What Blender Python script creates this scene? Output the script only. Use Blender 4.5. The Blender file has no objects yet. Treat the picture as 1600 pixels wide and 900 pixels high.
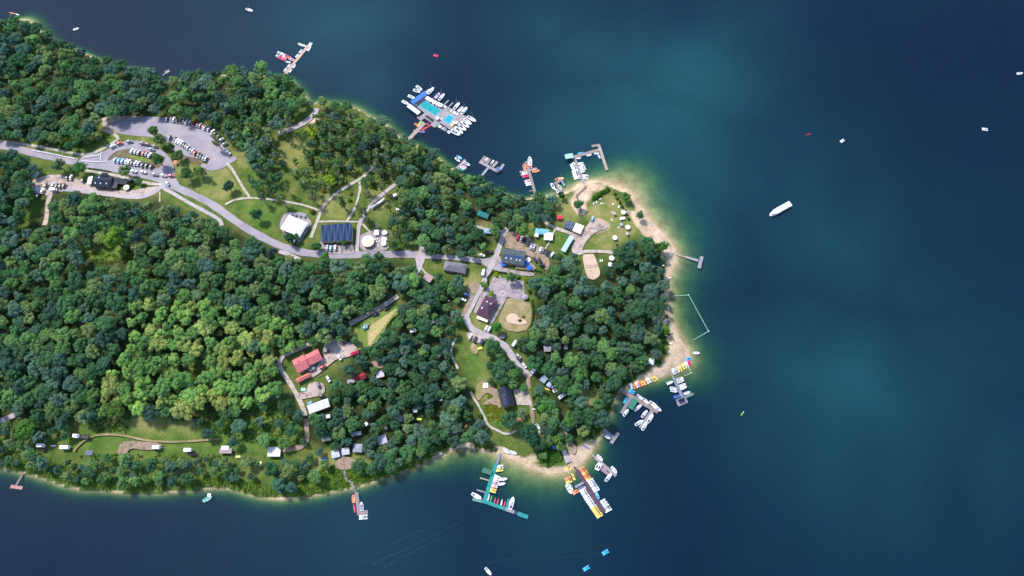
import bpy, bmesh, math, random
import numpy as np
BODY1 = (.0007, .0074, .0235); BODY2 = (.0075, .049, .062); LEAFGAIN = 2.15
SUN_EL = 57; SUN_ROT = -49; SUN_S = 2.6; SUN_ANG = 8.0; SKY_S = .15; EXPO = 1.1
SHADE_CLOUDS = [(1250,440,75,60,75,'e'),(1560,270,110,140,60,'f'),(1190,800,130,60,80,'h'),(1570,640,50,60,60,'j')]  # unseen clouds above the camera, added to throw shade on chosen water
random.seed(7); RNG = np.random.default_rng(7)
PI = math.pi
sc = bpy.context.scene
COL = sc.collection
# ------------------------------------------------------------------ camera maths
H = 505.0; TILT = math.radians(22.0); FPX = 1232.0
ST, CT = math.sin(TILT), math.cos(TILT)
def ray(px, py):
    a = (px-800.0)/FPX; b = (450.0-py)/FPX
    return a, ST + b*CT, -CT + b*ST
def G0(px, py, z=0.0):
    dx, dy, dz = ray(px, py); t = (H - z)/(-dz)
    return dx*t, dy*t
def proj(x, y, z):
    d = y*ST + (H-z)*CT; u = y*CT - (H-z)*ST
    return 800 + FPX*x/d, 450 - FPX*u/d
# ------------------------------------------------------------------ shoreline and land
SHORE = [(-420,70),(-150,60),(-60,50),(0,42),(30,30),(50,32),(62,50),(80,62),(120,78),(165,98),(215,112),(245,126),(258,132),(285,125),
(330,118),(380,118),(430,118),(452,122),(468,140),(480,156),(487,166),(497,160),(520,162),(545,167),(562,172),(575,182),(600,192),(618,210),(636,221),(650,227),
(680,243),(705,264),(722,277),(745,285),(762,293),(790,305),(815,312),(840,309),(860,306),(875,304),(890,298),(905,287),(918,283),
(940,283),(955,287),(968,293),(985,305),(1000,325),(1015,345),(1035,365),(1050,380),(1057,395),(1056,410),(1048,425),(1043,440),
(1045,455),(1043,475),(1047,500),(1055,518),(1066,535),(1075,550),(1077,560),(1072,568),(1058,577),(1045,583),(1025,592),(1000,597),
(980,603),(968,610),(962,622),(955,640),(945,660),(940,675),(933,690),(925,703),(918,715),(905,727),(885,737),(860,740),(835,733),
(815,722),(790,712),(765,703),(745,700),(720,698),(700,705),(680,714),(655,726),(630,737),(600,747),(575,757),(550,763),(520,768),
(490,775),(450,780),(415,779),(390,773),(370,765),(340,762),(300,766),(260,770),(225,771),(190,770),(160,766),(130,766),(100,760),
(70,748),(40,740),(0,730),(-100,725),(-420,722)]
def smooth(pts, it=2, closed=True):
    p = np.array(pts, float)
    for _ in range(it):
        if closed:
            q = np.roll(p, -1, 0); a = .75*p+.25*q; b = .25*p+.75*q
            p = np.stack([a, b], 1).reshape(-1, 2)
        else:
            q = p[1:]; a = .75*p[:-1]+.25*q; b = .25*p[:-1]+.75*q
            m = np.stack([a, b], 1).reshape(-1, 2); p = np.vstack([p[:1], m[1:-1], p[-1:]])
    return p
SH = np.array([G0(x, y) for x, y in smooth(SHORE, 1)])
def inside(P, poly):
    x, y = P[:, 0], P[:, 1]; r = np.zeros(len(P), bool); n = len(poly); j = n-1
    for i in range(n):
        xi, yi = poly[i]; xj, yj = poly[j]
        if yi != yj:
            c = ((yi > y) != (yj > y)) & (x < (xj-xi)*(y-yi)/(yj-yi)+xi); r ^= c
        j = i
    return r
def dist(P, poly, closed=True):
    d = np.full(len(P), 1e9); n = len(poly)
    for i in range(n if closed else n-1):
        a = poly[i]; b = poly[(i+1) % n]; ab = b-a; L = max(ab@ab, 1e-9)
        t = np.clip(((P-a)@ab)/L, 0, 1); q = P - (a + t[:, None]*ab)
        d = np.minimum(d, np.hypot(q[:, 0], q[:, 1]))
    return d
STEP = 2.0
GX = np.arange(-660, 312, STEP); GY = np.arange(-120, 620, STEP)
XX, YY = np.meshgrid(GX, GY); P = np.stack([XX.ravel(), YY.ravel()], 1)
ins = inside(P, SH); dd = dist(P, SH)
SLOPES = [(985,290,.040),(1030,340,.075),(1060,390,.12),(1062,440,.11),(1070,490,.10),(1090,530,.12),(1100,580,.10),(900,280,.16),(870,750,.13),
(940,650,.40),(920,725,.2),(800,725,.085),(730,712,.17),(600,760,.48),(450,790,.45),(250,780,.5),(50,750,.5),(560,165,.34),(610,195,.34),(670,230,.5),(60,30,.28),(0,20,.5),(120,60,.6),(800,300,.55),(1010,605,.3),(370,100,.6),(180,90,.6)]
sl = np.zeros(len(P)); ws = np.zeros(len(P))
for x, y, s in SLOPES:
    g = G0(x, y); w = 1/((P[:, 0]-g[0])**2+(P[:, 1]-g[1])**2+60)**1.5; sl += w*s; ws += w
sl /= ws
def fnoise(x, y, s, seed=0):
    r = np.random.default_rng(seed); v = 0
    for k in range(5):
        a = r.uniform(0, 6.28); f = s*r.uniform(.6, 1.7); v = v + np.sin((x*math.cos(a)+y*math.sin(a))*f + r.uniform(0, 6.28))
    return v/5
hx, hy = G0(215, 490)
hill = 13*np.exp(-(((P[:, 0]-hx)/110)**2+((P[:, 1]-hy)/75)**2))
nz = fnoise(P[:, 0], P[:, 1], .055, 3)
up = 1.3*(1-np.exp(-dd/5))+3.2*(1-np.exp(-dd/45)) + (hill+.35*nz)*(1-np.exp(-dd/20))
dep = 9*(1-np.exp(-dd*sl/9.0))*(1+.12*nz)
HT = np.where(ins, up, -dep).reshape(XX.shape)
DEPTH = np.where(ins, 0, dep).reshape(XX.shape)
def samp(A, x, y):
    fx = np.clip((np.asarray(x)-GX[0])/STEP, 0, len(GX)-1.001); fy = np.clip((np.asarray(y)-GY[0])/STEP, 0, len(GY)-1.001)
    i = fx.astype(int); j = fy.astype(int); u = fx-i; v = fy-j
    return (A[j, i]*(1-u)*(1-v)+A[j, i+1]*u*(1-v)+A[j+1, i]*(1-u)*v+A[j+1, i+1]*u*v)
def hz(x, y): return float(samp(HT, x, y))
def G(px, py, z=0.0):
    """photo pixel -> point z metres above the ground (or above the water)"""
    h = 0.0
    for _ in range(6):
        x, y = G0(px, py, h+z); h = max(hz(x, y), 0.0)
    return x, y, h+z
def GW(px, py, z=0.0):
    x, y = G0(px, py, z); return x, y, z
def wang(px, py, deg, z=0):
    """direction in the picture -> heading on the ground"""
    a = G0(px, py, z); r = math.radians(deg); b = G0(px+6*math.cos(r), py-6*math.sin(r), z)
    return math.atan2(b[1]-a[1], b[0]-a[0])
# ------------------------------------------------------------------ object helpers
def tag(o, label=None, cat=None, group=None, kind=None):
    if label: o['label'] = label
    if cat: o['category'] = cat
    if group: o['group'] = group
    if kind: o['kind'] = kind
    return o
def empty(name, loc, rz=0.0, label=None, cat=None, group=None):
    o = bpy.data.objects.new(name, None); COL.objects.link(o); o.location = loc; o.rotation_euler = (0, 0, rz)
    o.empty_display_size = .5
    return tag(o, label, cat, group)
def mobj(name, me, parent=None, color=None, loc=None, rz=0.0, scale=None, mat=None):
    o = bpy.data.objects.new(name, me); COL.objects.link(o)
    if parent is not None: o.parent = parent
    if loc is not None: o.location = loc
    if rz: o.rotation_euler = (0, 0, rz)
    if scale is not None: o.scale = scale
    if color is not None: o.color = (*color[:3], 1)
    if mat is not None:
        o.material_slots[0].link = 'OBJECT'; o.material_slots[0].material = mat
    return o
class MB:
    def __init__(s): s.v = []; s.f = []
    def add(s, vs, fs):
        n = len(s.v); s.v += [tuple(v) for v in vs]; s.f += [tuple(i+n for i in f) for f in fs]
    def box(s, c, d, rz=0.0, taper=1.0):
        x, y, z = d[0]/2, d[1]/2, d[2]/2; ca, sa = math.cos(rz), math.sin(rz); vs = []
        for k, (sz, tp) in enumerate(((-z, 1.0), (z, taper))):
            for ax, ay in ((-x, -y), (x, -y), (x, y), (-x, y)):
                ax *= tp; ay *= tp; vs.append((c[0]+ax*ca-ay*sa, c[1]+ax*sa+ay*ca, c[2]+sz))
        s.add(vs, [(3, 2, 1, 0), (4, 5, 6, 7), (0, 1, 5, 4), (1, 2, 6, 5), (2, 3, 7, 6), (3, 0, 4, 7)]); return s
    def prism(s, pts, z0, z1):
        n = len(pts); area = sum(pts[i][0]*pts[(i+1) % n][1]-pts[(i+1) % n][0]*pts[i][1] for i in range(n))
        if area < 0: pts = pts[::-1]
        vs = [(p[0], p[1], z0) for p in pts]+[(p[0], p[1], z1) for p in pts]
        s.add(vs, [tuple(range(n-1, -1, -1)), tuple(range(n, 2*n))]+[(i, (i+1) % n, n+(i+1) % n, n+i) for i in range(n)]); return s
    def rings(s, rings, cap0=True, cap1=True):
        n = len(rings[0]); vs = [p for r in rings for p in r]; fs = []
        for k in range(len(rings)-1):
            for i in range(n):
                j = (i+1) % n; fs.append((k*n+i, k*n+j, (k+1)*n+j, (k+1)*n+i))
        if cap0: fs.append(tuple(range(n-1, -1, -1)))
        if cap1: fs.append(tuple((len(rings)-1)*n+i for i in range(n)))
        s.add(vs, fs); return s
    def tube(s, a, b, r0, r1=None, n=6):
        r1 = r0 if r1 is None else r1; a = np.array(a, float); b = np.array(b, float); d = b-a; d /= max(np.linalg.norm(d), 1e-6)
        u = np.cross(d, (0, 0, 1) if abs(d[2]) < .9 else (1, 0, 0)); u /= np.linalg.norm(u); w = np.cross(d, u)
        R = []
        for c, r in ((a, r0), (b, r1)): R.append([tuple(c+r*(math.cos(2*PI*i/n)*u+math.sin(2*PI*i/n)*w)) for i in range(n)])
        s.rings(R); return s
    def cone(s, c, r, z0, z1, n=14, r1=0.02):
        s.rings([[(c[0]+r*math.cos(2*PI*i/n), c[1]+r*math.sin(2*PI*i/n), z0) for i in range(n)],
                 [(c[0]+r1*math.cos(2*PI*i/n), c[1]+r1*math.sin(2*PI*i/n), z1) for i in range(n)]]); return s
    def mesh(s, name, mat, smooth=False):
        me = bpy.data.meshes.new(name); me.from_pydata(s.v, [], s.f); me.materials.append(mat)
        if smooth: me.polygons.foreach_set('use_smooth', [True]*len(me.polygons))
        me.update(); return me
    def obj(s, name, mat, parent=None, **kw): return mobj(name, s.mesh(name, mat), parent, **kw)
# ------------------------------------------------------------------ materials
def nmat(name):
    m = bpy.data.materials.new(name); m.use_nodes = True; nt = m.node_tree
    b = nt.nodes['Principled BSDF']; return m, nt, b
def N(nt, t, **kw):
    n = nt.nodes.new(t)
    for k, v in kw.items():
        if k.startswith('i_'): n.inputs[k[2:].replace('_', ' ')].default_value = v
        else: setattr(n, k, v)
    return n
def noise(nt, scale, detail=4, rough=.6, coord='Object', vec=None):
    tc = N(nt, 'ShaderNodeTexCoord'); n = N(nt, 'ShaderNodeTexNoise'); n.inputs['Scale'].default_value = scale
    n.inputs['Detail'].default_value = detail; n.inputs['Roughness'].default_value = rough
    nt.links.new(tc.outputs[coord] if vec is None else vec, n.inputs['Vector']); return n
def ramp(nt, src, stops):
    r = N(nt, 'ShaderNodeValToRGB'); e = r.color_ramp.elements
    while len(e) < len(stops): e.new(.5)
    for k, (p, c) in enumerate(stops): e[k].position = p; e[k].color = (*c, 1) if len(c) == 3 else c
    nt.links.new(src, r.inputs[0]); return r
def mixc(nt, fac, a, b, mode='MIX'):
    m = N(nt, 'ShaderNodeMix', data_type='RGBA', blend_type=mode)
    for s, v in ((m.inputs[0], fac), (m.inputs[6], a), (m.inputs[7], b)):
        if hasattr(v, 'is_linked') or hasattr(v, 'links'): nt.links.new(v, s)
        elif isinstance(v, (int, float)): s.default_value = v
        else: s.default_value = (*v, 1)
    return m.outputs[2]
def surf(name, c1, c2=None, scale=.3, rough=.85, bump=0.0, bscale=None, metallic=0.0, detail=5, c3=None, scale3=3.0, spec=.3, coord='Object'):
    """two or three tone noisy surface"""
    m, nt, b = nmat(name); c2 = c2 or tuple(x*.8 for x in c1)
    n = noise(nt, scale, detail, coord=coord); r = ramp(nt, n.outputs[0], [(.35, c1), (.65, c2)]); out = r.outputs[0]
    if c3:
        n3 = noise(nt, scale3, 3, coord=coord); f = ramp(nt, n3.outputs[0], [(.52, (0, 0, 0)), (.64, (1, 1, 1))])
        out = mixc(nt, f.outputs[0], out, c3)
    nt.links.new(out, b.inputs['Base Color']); b.inputs['Roughness'].default_value = rough; b.inputs['Metallic'].default_value = metallic
    b.inputs['Specular IOR Level'].default_value = spec
    if bump:
        nb = noise(nt, bscale or scale*4, 4, coord=coord); bp = N(nt, 'ShaderNodeBump'); bp.inputs['Strength'].default_value = 1; bp.inputs['Distance'].default_value = bump
        nt.links.new(nb.outputs[0], bp.inputs['Height']); nt.links.new(bp.outputs[0], b.inputs['Normal'])
    return m
def objcol(name, rough=.5, var=.12, scale=1.2, stripe=None, spec=.5, metallic=0, coord='Object', sdark=.72):
    """paint / cloth whose colour is the object's own colour, with dirt and an optional seam pattern"""
    m, nt, b = nmat(name); oi = N(nt, 'ShaderNodeObjectInfo'); n = noise(nt, scale, 5, coord=coord)
    r = ramp(nt, n.outputs[0], [(.3, (1-var,)*3), (.7, (1, 1, 1))]); out = mixc(nt, 1.0, oi.outputs['Color'], r.outputs[0], 'MULTIPLY')
    if stripe:
        tc = N(nt, 'ShaderNodeTexCoord'); w = N(nt, 'ShaderNodeTexWave', wave_type='BANDS', bands_direction=stripe[0]); w.inputs['Scale'].default_value = stripe[1]
        w.inputs['Distortion'].default_value = .3
        nt.links.new(tc.outputs['Object'], w.inputs['Vector']); r2 = ramp(nt, w.outputs[0], [(.1, (sdark,)*3), (.35, (1, 1, 1))])
        out = mixc(nt, 1.0, out, r2.outputs[0], 'MULTIPLY')
        bp = N(nt, 'ShaderNodeBump'); bp.inputs['Distance'].default_value = .05; nt.links.new(w.outputs[0], bp.inputs['Height']); nt.links.new(bp.outputs[0], b.inputs['Normal'])
    nt.links.new(out, b.inputs['Base Color']); b.inputs['Roughness'].default_value = rough; b.inputs['Specular IOR Level'].default_value = spec; b.inputs['Metallic'].default_value = metallic
    return m
M = {}
M['paint'] = objcol('painted_shell', .35, .10)
M['cloth'] = objcol('stretched_cloth', .85, .14, .8, spec=.1)
M['roof'] = objcol('ribbed_roofing', .6, .30, .35, stripe=('X', 1.3), spec=.3, sdark=.8)
M['tile'] = objcol('tiled_roofing', .75, .35, .5, stripe=('X', 2.2), spec=.2, sdark=.7)
M['wallp'] = objcol('plastered_wall', .9, .18, .6, spec=.1)
M['plank'] = objcol('weathered_planks', .85, .35, .5, stripe=('X', 2.6), spec=.15, sdark=.62)
M['deck'] = objcol('jetty_boards', .85, .32, .35, stripe=('X', 2.0), spec=.15, sdark=.68)
M['glass'] = surf('dark_glass', (.012, .016, .022), (.03, .035, .045), 1.0, .12, spec=.6)
M['rubber'] = surf('black_rubber', (.015, .015, .016), (.03, .03, .03), 2, .8)
M['metal'] = surf('galvanised_metal', (.45, .46, .48), (.34, .35, .37), 1.5, .45, metallic=.6)
M['wood'] = surf('grey_timber', (.30, .24, .19), (.20, .16, .13), 1.0, .9)
M['dark'] = surf('dark_cockpit', (.035, .035, .04), (.06, .06, .065), 1.5, .7)
M['asphalt'] = surf('worn_asphalt', (.29, .255, .285), (.22, .195, .225), .12, .92, .01, 3, c3=(.30, .26, .27), scale3=.05)
M['lane'] = surf('pale_road', (.38, .325, .33), (.29, .25, .26), .10, .95, c3=(.40, .34, .32), scale3=.3)
M['gravel'] = surf('pinkish_gravel', (.46, .35, .30), (.33, .255, .225), .12, .95, .03, 2.5, c3=(.20, .16, .13), scale3=.35)
M['path'] = surf('pale_path', (.46, .40, .34), (.33, .28, .24), .4, .95, c3=(.24, .22, .14), scale3=.5)
M['dirt'] = surf('brown_dirt', (.33, .225, .17), (.22, .155, .115), .25, .95, .04, 2, c3=(.12, .13, .05), scale3=.3)
M['sand'] = surf('raked_sand', (.52, .385, .28), (.44, .32, .23), .3, .95, .03, 3)
M['paving'] = surf('lilac_paving', (.34, .28, .28), (.24, .20, .205), .35, .9, c3=(.17, .15, .14), scale3=.25)
M['mulch'] = surf('bark_mulch', (.15, .105, .075), (.085, .065, .045), .6, .95, .05, 3, c3=(.16, .17, .05), scale3=.5)
M['lawn'] = surf('mown_lawn', (.095, .165, .022), (.14, .185, .035), .15, .95, .03, 3, c3=(.19, .19, .06), scale3=.25)
M['dryf'] = surf('trampled_dry_grass', (.27, .205, .11), (.175, .165, .05), .25, .95, .04, 2, c3=(.34, .25, .15), scale3=.12)
M['hay'] = surf('cut_hay', (.44, .35, .17), (.30, .27, .10), .8, .95, .05, 2)
M['pool'] = surf('tiled_pool_water', (.006, .24, .25), (.012, .28, .29), .3, .08, spec=.4)
M['pool2'] = surf('blue_pool_water', (.01, .26, .50), (.02, .30, .54), .3, .08, spec=.4)
M['solar'] = objcol('solar_cells', .25, .1, 1, stripe=('X', 2.0), spec=.6, sdark=2.6)
M['skin'] = surf('skin', (.50, .32, .24), (.45, .28, .2), 3, .6)
M['white_mark'] = surf('road_paint', (.75, .74, .76), (.55, .54, .55), 1.2, .8)
def foliage(name, use_obj):
    m, nt, b = nmat(name)
    if use_obj: base = N(nt, 'ShaderNodeObjectInfo').outputs['Color']
    else: base = N(nt, 'ShaderNodeAttribute', attribute_name='tint').outputs['Color']
    at = N(nt, 'ShaderNodeAttribute', attribute_name='leafv'); r = ramp(nt, at.outputs['Fac'], [(0, (.62, .68, .78)), (.5, (1, 1, 1)), (1, (1.45, 1.36, .95))])
    out = mixc(nt, 1.0, base, r.outputs[0], 'MULTIPLY')
    d = N(nt, 'ShaderNodeBsdfDiffuse'); t = N(nt, 'ShaderNodeBsdfTranslucent'); mx = N(nt, 'ShaderNodeMixShader'); mx.inputs[0].default_value = .32
    nt.links.new(out, d.inputs[0]); nt.links.new(out, t.inputs[0]); nt.links.new(d.outputs[0], mx.inputs[1]); nt.links.new(t.outputs[0], mx.inputs[2])
    nt.nodes.remove(b); nt.links.new(mx.outputs[0], nt.nodes['Material Output'].inputs['Surface']); return m
M['leaf'] = foliage('leaves', True); M['leafs'] = foliage('leaves_of_the_wood', False)
M['bark'] = surf('brown_bark', (.12, .09, .07), (.07, .055, .04), 2, .95)
M['birch'] = surf('pale_birch_bark', (.52, .50, .47), (.36, .34, .32), 1.5, .9, c3=(.10, .09, .08), scale3=2)
# ------------------------------------------------------------------ keep-out mask for trees (what the photo shows uncovered)
KEEP = np.zeros((900, 1900), bool)      # index [y, x+200]
def keep_disc(px, py, r):
    x0, x1 = int(max(px-r, -200)), int(min(px+r+1, 1699)); y0, y1 = int(max(py-r, 0)), int(min(py+r+1, 899))
    if x1 <= x0 or y1 <= y0: return
    yy, xx = np.mgrid[y0:y1, x0:x1]; KEEP[y0:y1, x0+200:x1+200] |= (xx-px)**2+(yy-py)**2 <= r*r
def keep_poly(pts):
    p = np.array(pts, float); x0, x1 = int(max(p[:, 0].min(), -200)), int(min(p[:, 0].max()+1, 1699)); y0, y1 = int(max(p[:, 1].min(), 0)), int(min(p[:, 1].max()+1, 899))
    if x1 <= x0 or y1 <= y0: return
    yy, xx = np.mgrid[y0:y1, x0:x1]; Q = np.stack([xx.ravel(), yy.ravel()], 1); KEEP[y0:y1, x0+200:x1+200] |= inside(Q, p).reshape(xx.shape)
def keep_line(pts, r):
    for a, b in zip(pts[:-1], pts[1:]):
        n = int(math.hypot(b[0]-a[0], b[1]-a[1])/3)+1
        for k in range(n+1): keep_disc(a[0]+(b[0]-a[0])*k/n, a[1]+(b[1]-a[1])*k/n, r)
# ------------------------------------------------------------------ draped ground surfaces
LAYER = [0.12]
def drape(name, px, mat, sm=1, keep=True, cell=3.0):
    LAYER[0] += .014; off = LAYER[0]
    if keep: keep_poly(px)
    w = [G(x, y)[:2] for x, y in (smooth(px, sm) if sm else px)]
    bm = bmesh.new(); vs = [bm.verts.new((x, y, 0)) for x, y in w]; bm.faces.new(vs)
    bmesh.ops.triangulate(bm, faces=bm.faces[:]); xs = [p[0] for p in w]; ys = [p[1] for p in w]
    for ax, lo, hi in ((0, min(xs), max(xs)), (1, min(ys), max(ys))):
        k = math.floor(lo/cell)*cell+cell
        while k < hi:
            no = (1, 0, 0) if ax == 0 else (0, 1, 0); co = (k, 0, 0) if ax == 0 else (0, k, 0)
            bmesh.ops.bisect_plane(bm, geom=bm.verts[:]+bm.edges[:]+bm.faces[:], plane_co=co, plane_no=no); k += cell
    for v in bm.verts: v.co.z = hz(v.co.x, v.co.y)+off
    bmesh.ops.recalc_face_normals(bm, faces=bm.faces[:])
    for f in bm.faces:
        if f.normal.z < 0: f.normal_flip()
    me = bpy.data.meshes.new(name); bm.to_mesh(me); bm.free(); me.materials.append(mat)
    return tag(mobj(name, me), kind='structure')
def strip(name, px, width, mat, keep=True, sm=2, kind='structure', kr=None):
    LAYER[0] += .014; off = LAYER[0]
    if keep: keep_line(px, kr if kr else width/.45/2+2.5)
    p = np.array([G(x, y)[:2] for x, y in smooth(px, sm, False)])
    q = [p[0]]
    for a, b in zip(p[:-1], p[1:]):
        n = max(1, int(np.hypot(*(b-a))/2.2))
        for k in range(1, n+1): q.append(a+(b-a)*k/n)
    q = np.array(q); t = np.gradient(q, axis=0); t /= np.hypot(t[:, 0], t[:, 1])[:, None]; nn = np.stack([-t[:, 1], t[:, 0]], 1)
    v = []; f = []
    for i in range(len(q)):
        wv = width*(1+.06*math.sin(i*1.7)+.05*math.sin(i*.63))
        for s in (-.5, 0, .5):
            c = q[i]+nn[i]*wv*s; v.append((c[0], c[1], hz(c[0], c[1])+off))
        if i: a = 3*(i-1); f += [(a+1, a, a+3, a+4), (a+2, a+1, a+4, a+5)]
    me = bpy.data.meshes.new(name); me.from_pydata(v, [], f); me.materials.append(mat); me.update()
    o = mobj(name, me); tag(o, kind=kind); return o
# ------------------------------------------------------------------ ground sheet with its own cover map
def cover(polys, soft=2.5, nscale=.25, amp=2.0):
    out = np.zeros(len(P))
    for poly in polys:
        w = np.array([G0(x, y, 3.0) for x, y in smooth(poly, 1)]); lo = w.min(0)-8; hi = w.max(0)+8
        m = (P[:, 0] > lo[0]) & (P[:, 0] < hi[0]) & (P[:, 1] > lo[1]) & (P[:, 1] < hi[1]); Q = P[m]
        if not len(Q): continue
        d = dist(Q, w); d = np.where(inside(Q, w), d, -d) + amp*fnoise(Q[:, 0], Q[:, 1], nscale, 11)
        out[m] = np.maximum(out[m], np.clip(d/soft*.5+.5, 0, 1))
    return out
DRY = [[(292,297),(312,288),(338,256),(352,260),(372,290),(386,306),(362,318),(345,319)],[(366,236),(395,236),(392,250),(378,268),(366,255)],
 [(432,232),(470,215),(484,235),(470,262),(445,262)],[(905,335),(928,312),(975,308),(1000,342),(1012,362),(980,366),(962,394),(925,392),(928,368),(950,355)],
 [(793,463),(817,470),(832,474),(830,515),(800,522),(774,502)],[(492,330),(500,310),(540,300),(548,345),(500,346)],[(272,255),(300,262),(318,262),(300,275),(276,275)],
 [(730,430),(750,425),(748,445),(728,455),(716,470)],[(745,595),(765,590),(775,612),(770,625),(745,625)],[(735,490),(760,495),(765,510),(750,520),(738,512)],
 [(900,610),(925,600),(945,620),(930,650),(912,640)],[(480,720),(520,700),(560,712),(590,725),(540,740),(500,745)],[(130,650),(290,655),(330,668),(280,680),(170,676)],
 [(175,185),(160,190),(165,205),(195,213),(240,222),(245,232),(205,220)],[(470,618),(500,626),(480,634)],[(865,320),(905,308),(910,340),(880,352),(868,345)],
 [(800,348),(838,340),(845,352),(812,366)],[(740,345),(768,350),(775,365),(745,360)],[(575,300),(600,296),(604,330),(590,345)]]
LUSH = [[(120,395),(140,385),(215,392),(205,415),(160,420),(130,412)],[(36,352),(54,318),(74,306),(72,345),(50,358)],[(0,212),(60,220),(110,230),(165,212),(182,222),(150,238),(130,241),(60,228),(0,219)],
 [(280,568),(300,562),(335,572),(330,585),(300,588)],[(358,320),(398,313),(440,322),(488,331),(482,344),(440,332),(432,360),(410,370),(380,345)],[(380,250),(420,240),(440,300),(395,305)],
 [(100,680),(330,660),(470,640),(470,700),(330,712),(120,712)],[(870,355),(892,362),(880,392),(858,385)],[(730,535),(755,530),(762,560),(752,600),(732,590)],[(500,745),(560,735),(640,712),(640,728),(540,762),(490,772),(430,772)],
 [(830,600),(850,610),(880,640),(880,700),(862,690),(850,650)],[(752,620),(782,610),(785,660),(765,665),(755,650)],[(560,510),(620,478),(624,490),(592,532),(566,545)]]
SANDP = [[(892,302),(912,286),(950,286),(940,296),(920,303),(917,330),(905,338),(895,322)],[(985,322),(1012,338),(1042,375),(1058,395),(1054,418),(1036,402),(1034,386),(1008,370),(988,345)],
 [(1040,478),(1052,520),(1078,552),(1062,575),(1030,592),(1000,599),(988,592),(1020,577),(1045,560),(1043,530),(1030,508),(1018,505)],[(700,698),(722,690),(765,702),(720,705)],
 [(818,718),(838,703),(842,726)],[(905,690),(928,688),(918,718),(895,728),(883,718)],[(940,338),(955,350),(950,360),(925,365),(915,352)],[(790,495),(805,490),(818,498),(826,508),(808,510),(790,508)],[(482,176),(500,174),(500,190),(480,192)],
 [(1022,562),(1032,570),(1030,590),(1010,598)],[(1042,395),(1060,398),(1052,430),(1048,480),(1036,478),(1040,440)],[(1040,478),(1036,500),(1046,540),(1056,530),(1050,480)]]
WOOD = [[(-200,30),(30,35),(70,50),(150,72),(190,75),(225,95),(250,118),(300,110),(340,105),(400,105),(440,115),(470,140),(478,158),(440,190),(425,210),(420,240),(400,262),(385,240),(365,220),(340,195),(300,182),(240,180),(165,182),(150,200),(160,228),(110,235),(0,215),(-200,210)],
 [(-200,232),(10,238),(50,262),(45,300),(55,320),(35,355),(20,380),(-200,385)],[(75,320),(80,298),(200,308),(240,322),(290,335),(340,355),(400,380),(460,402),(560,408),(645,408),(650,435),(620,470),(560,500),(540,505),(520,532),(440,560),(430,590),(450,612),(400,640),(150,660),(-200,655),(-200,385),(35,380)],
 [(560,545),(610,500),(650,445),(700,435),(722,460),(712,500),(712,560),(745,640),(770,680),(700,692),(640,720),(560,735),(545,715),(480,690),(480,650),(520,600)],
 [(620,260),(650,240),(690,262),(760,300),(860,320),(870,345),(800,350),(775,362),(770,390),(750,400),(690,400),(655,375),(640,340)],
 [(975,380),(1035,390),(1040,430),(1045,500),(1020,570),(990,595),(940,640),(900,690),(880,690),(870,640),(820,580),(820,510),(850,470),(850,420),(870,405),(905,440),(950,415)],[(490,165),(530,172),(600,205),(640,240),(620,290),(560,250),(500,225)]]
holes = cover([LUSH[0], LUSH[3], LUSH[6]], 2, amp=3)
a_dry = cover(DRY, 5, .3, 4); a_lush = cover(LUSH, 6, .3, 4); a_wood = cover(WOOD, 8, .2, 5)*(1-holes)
a_sand = np.maximum(cover(SANDP, 3, .5, 2), np.clip(1-(dd-1.8-2*fnoise(P[:, 0], P[:, 1], .2, 5))/2.0, 0, 1)*ins*np.clip((.33-sl)/.12, 0, 1))
a_sand = np.where(ins, a_sand, 1.0)
me = bpy.data.meshes.new('ground'); nx, ny = len(GX), len(GY)
# outer skirt so that the land and the lake bed run on past the picture
gxs = np.concatenate([[-6000, -2500, -1200], GX, [600, 1500, 6000]]); gys = np.concatenate([[-6000, -1500, -400], GY, [900, 2000, 6000]])
A, B = np.meshgrid(gxs, gys); Z = samp(HT, A, B)
far = (A < GX[0]-1) | (A > GX[-1]+1) | (B < GY[0]-1) | (B > GY[-1]+1); Z = np.where(far & (Z < 0), -9, Z)
V = np.stack([A.ravel(), B.ravel(), Z.ravel()], 1); w_, h_ = len(gxs), len(gys)
I = (np.arange(h_-1)[:, None]*w_+np.arange(w_-1)).ravel(); F = np.stack([I, I+1, I+w_+1, I+w_], 1)
def np_mesh(name, V, F, mats):
    me = bpy.data.meshes.new(name); k = F.shape[1]; me.vertices.add(len(V)); me.vertices.foreach_set('co', V.astype(np.float32).ravel())
    me.loops.add(F.size); me.loops.foreach_set('vertex_index', F.astype(np.int32).ravel()); me.polygons.add(len(F))
    me.polygons.foreach_set('loop_start', np.arange(0, F.size, k, dtype=np.int32))
    for m in mats: me.materials.append(m)
    me.update(calc_edges=True); return me
me = np_mesh('ground', V, F, [])
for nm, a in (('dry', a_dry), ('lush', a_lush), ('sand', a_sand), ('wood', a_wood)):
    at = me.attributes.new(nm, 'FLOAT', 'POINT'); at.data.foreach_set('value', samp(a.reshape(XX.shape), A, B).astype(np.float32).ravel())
me.polygons.foreach_set('use_smooth', np.ones(len(F), bool))
m, nt, b = nmat('ground_cover')
def attr(nm): return N(nt, 'ShaderNodeAttribute', attribute_name=nm).outputs['Fac']
n1 = noise(nt, .12, 6, .65); n2 = noise(nt, 1.1, 5, .7); n3 = noise(nt, .03, 3)
g = ramp(nt, n1.outputs[0], [(.32, (.050, .085, .018)), (.5, (.085, .125, .028)), (.68, (.15, .155, .045))]).outputs[0]
fine = ramp(nt, n2.outputs[0], [(.3, (.62, .64, .6)), (.7, (1.25, 1.2, 1.15))]).outputs[0]
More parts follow.
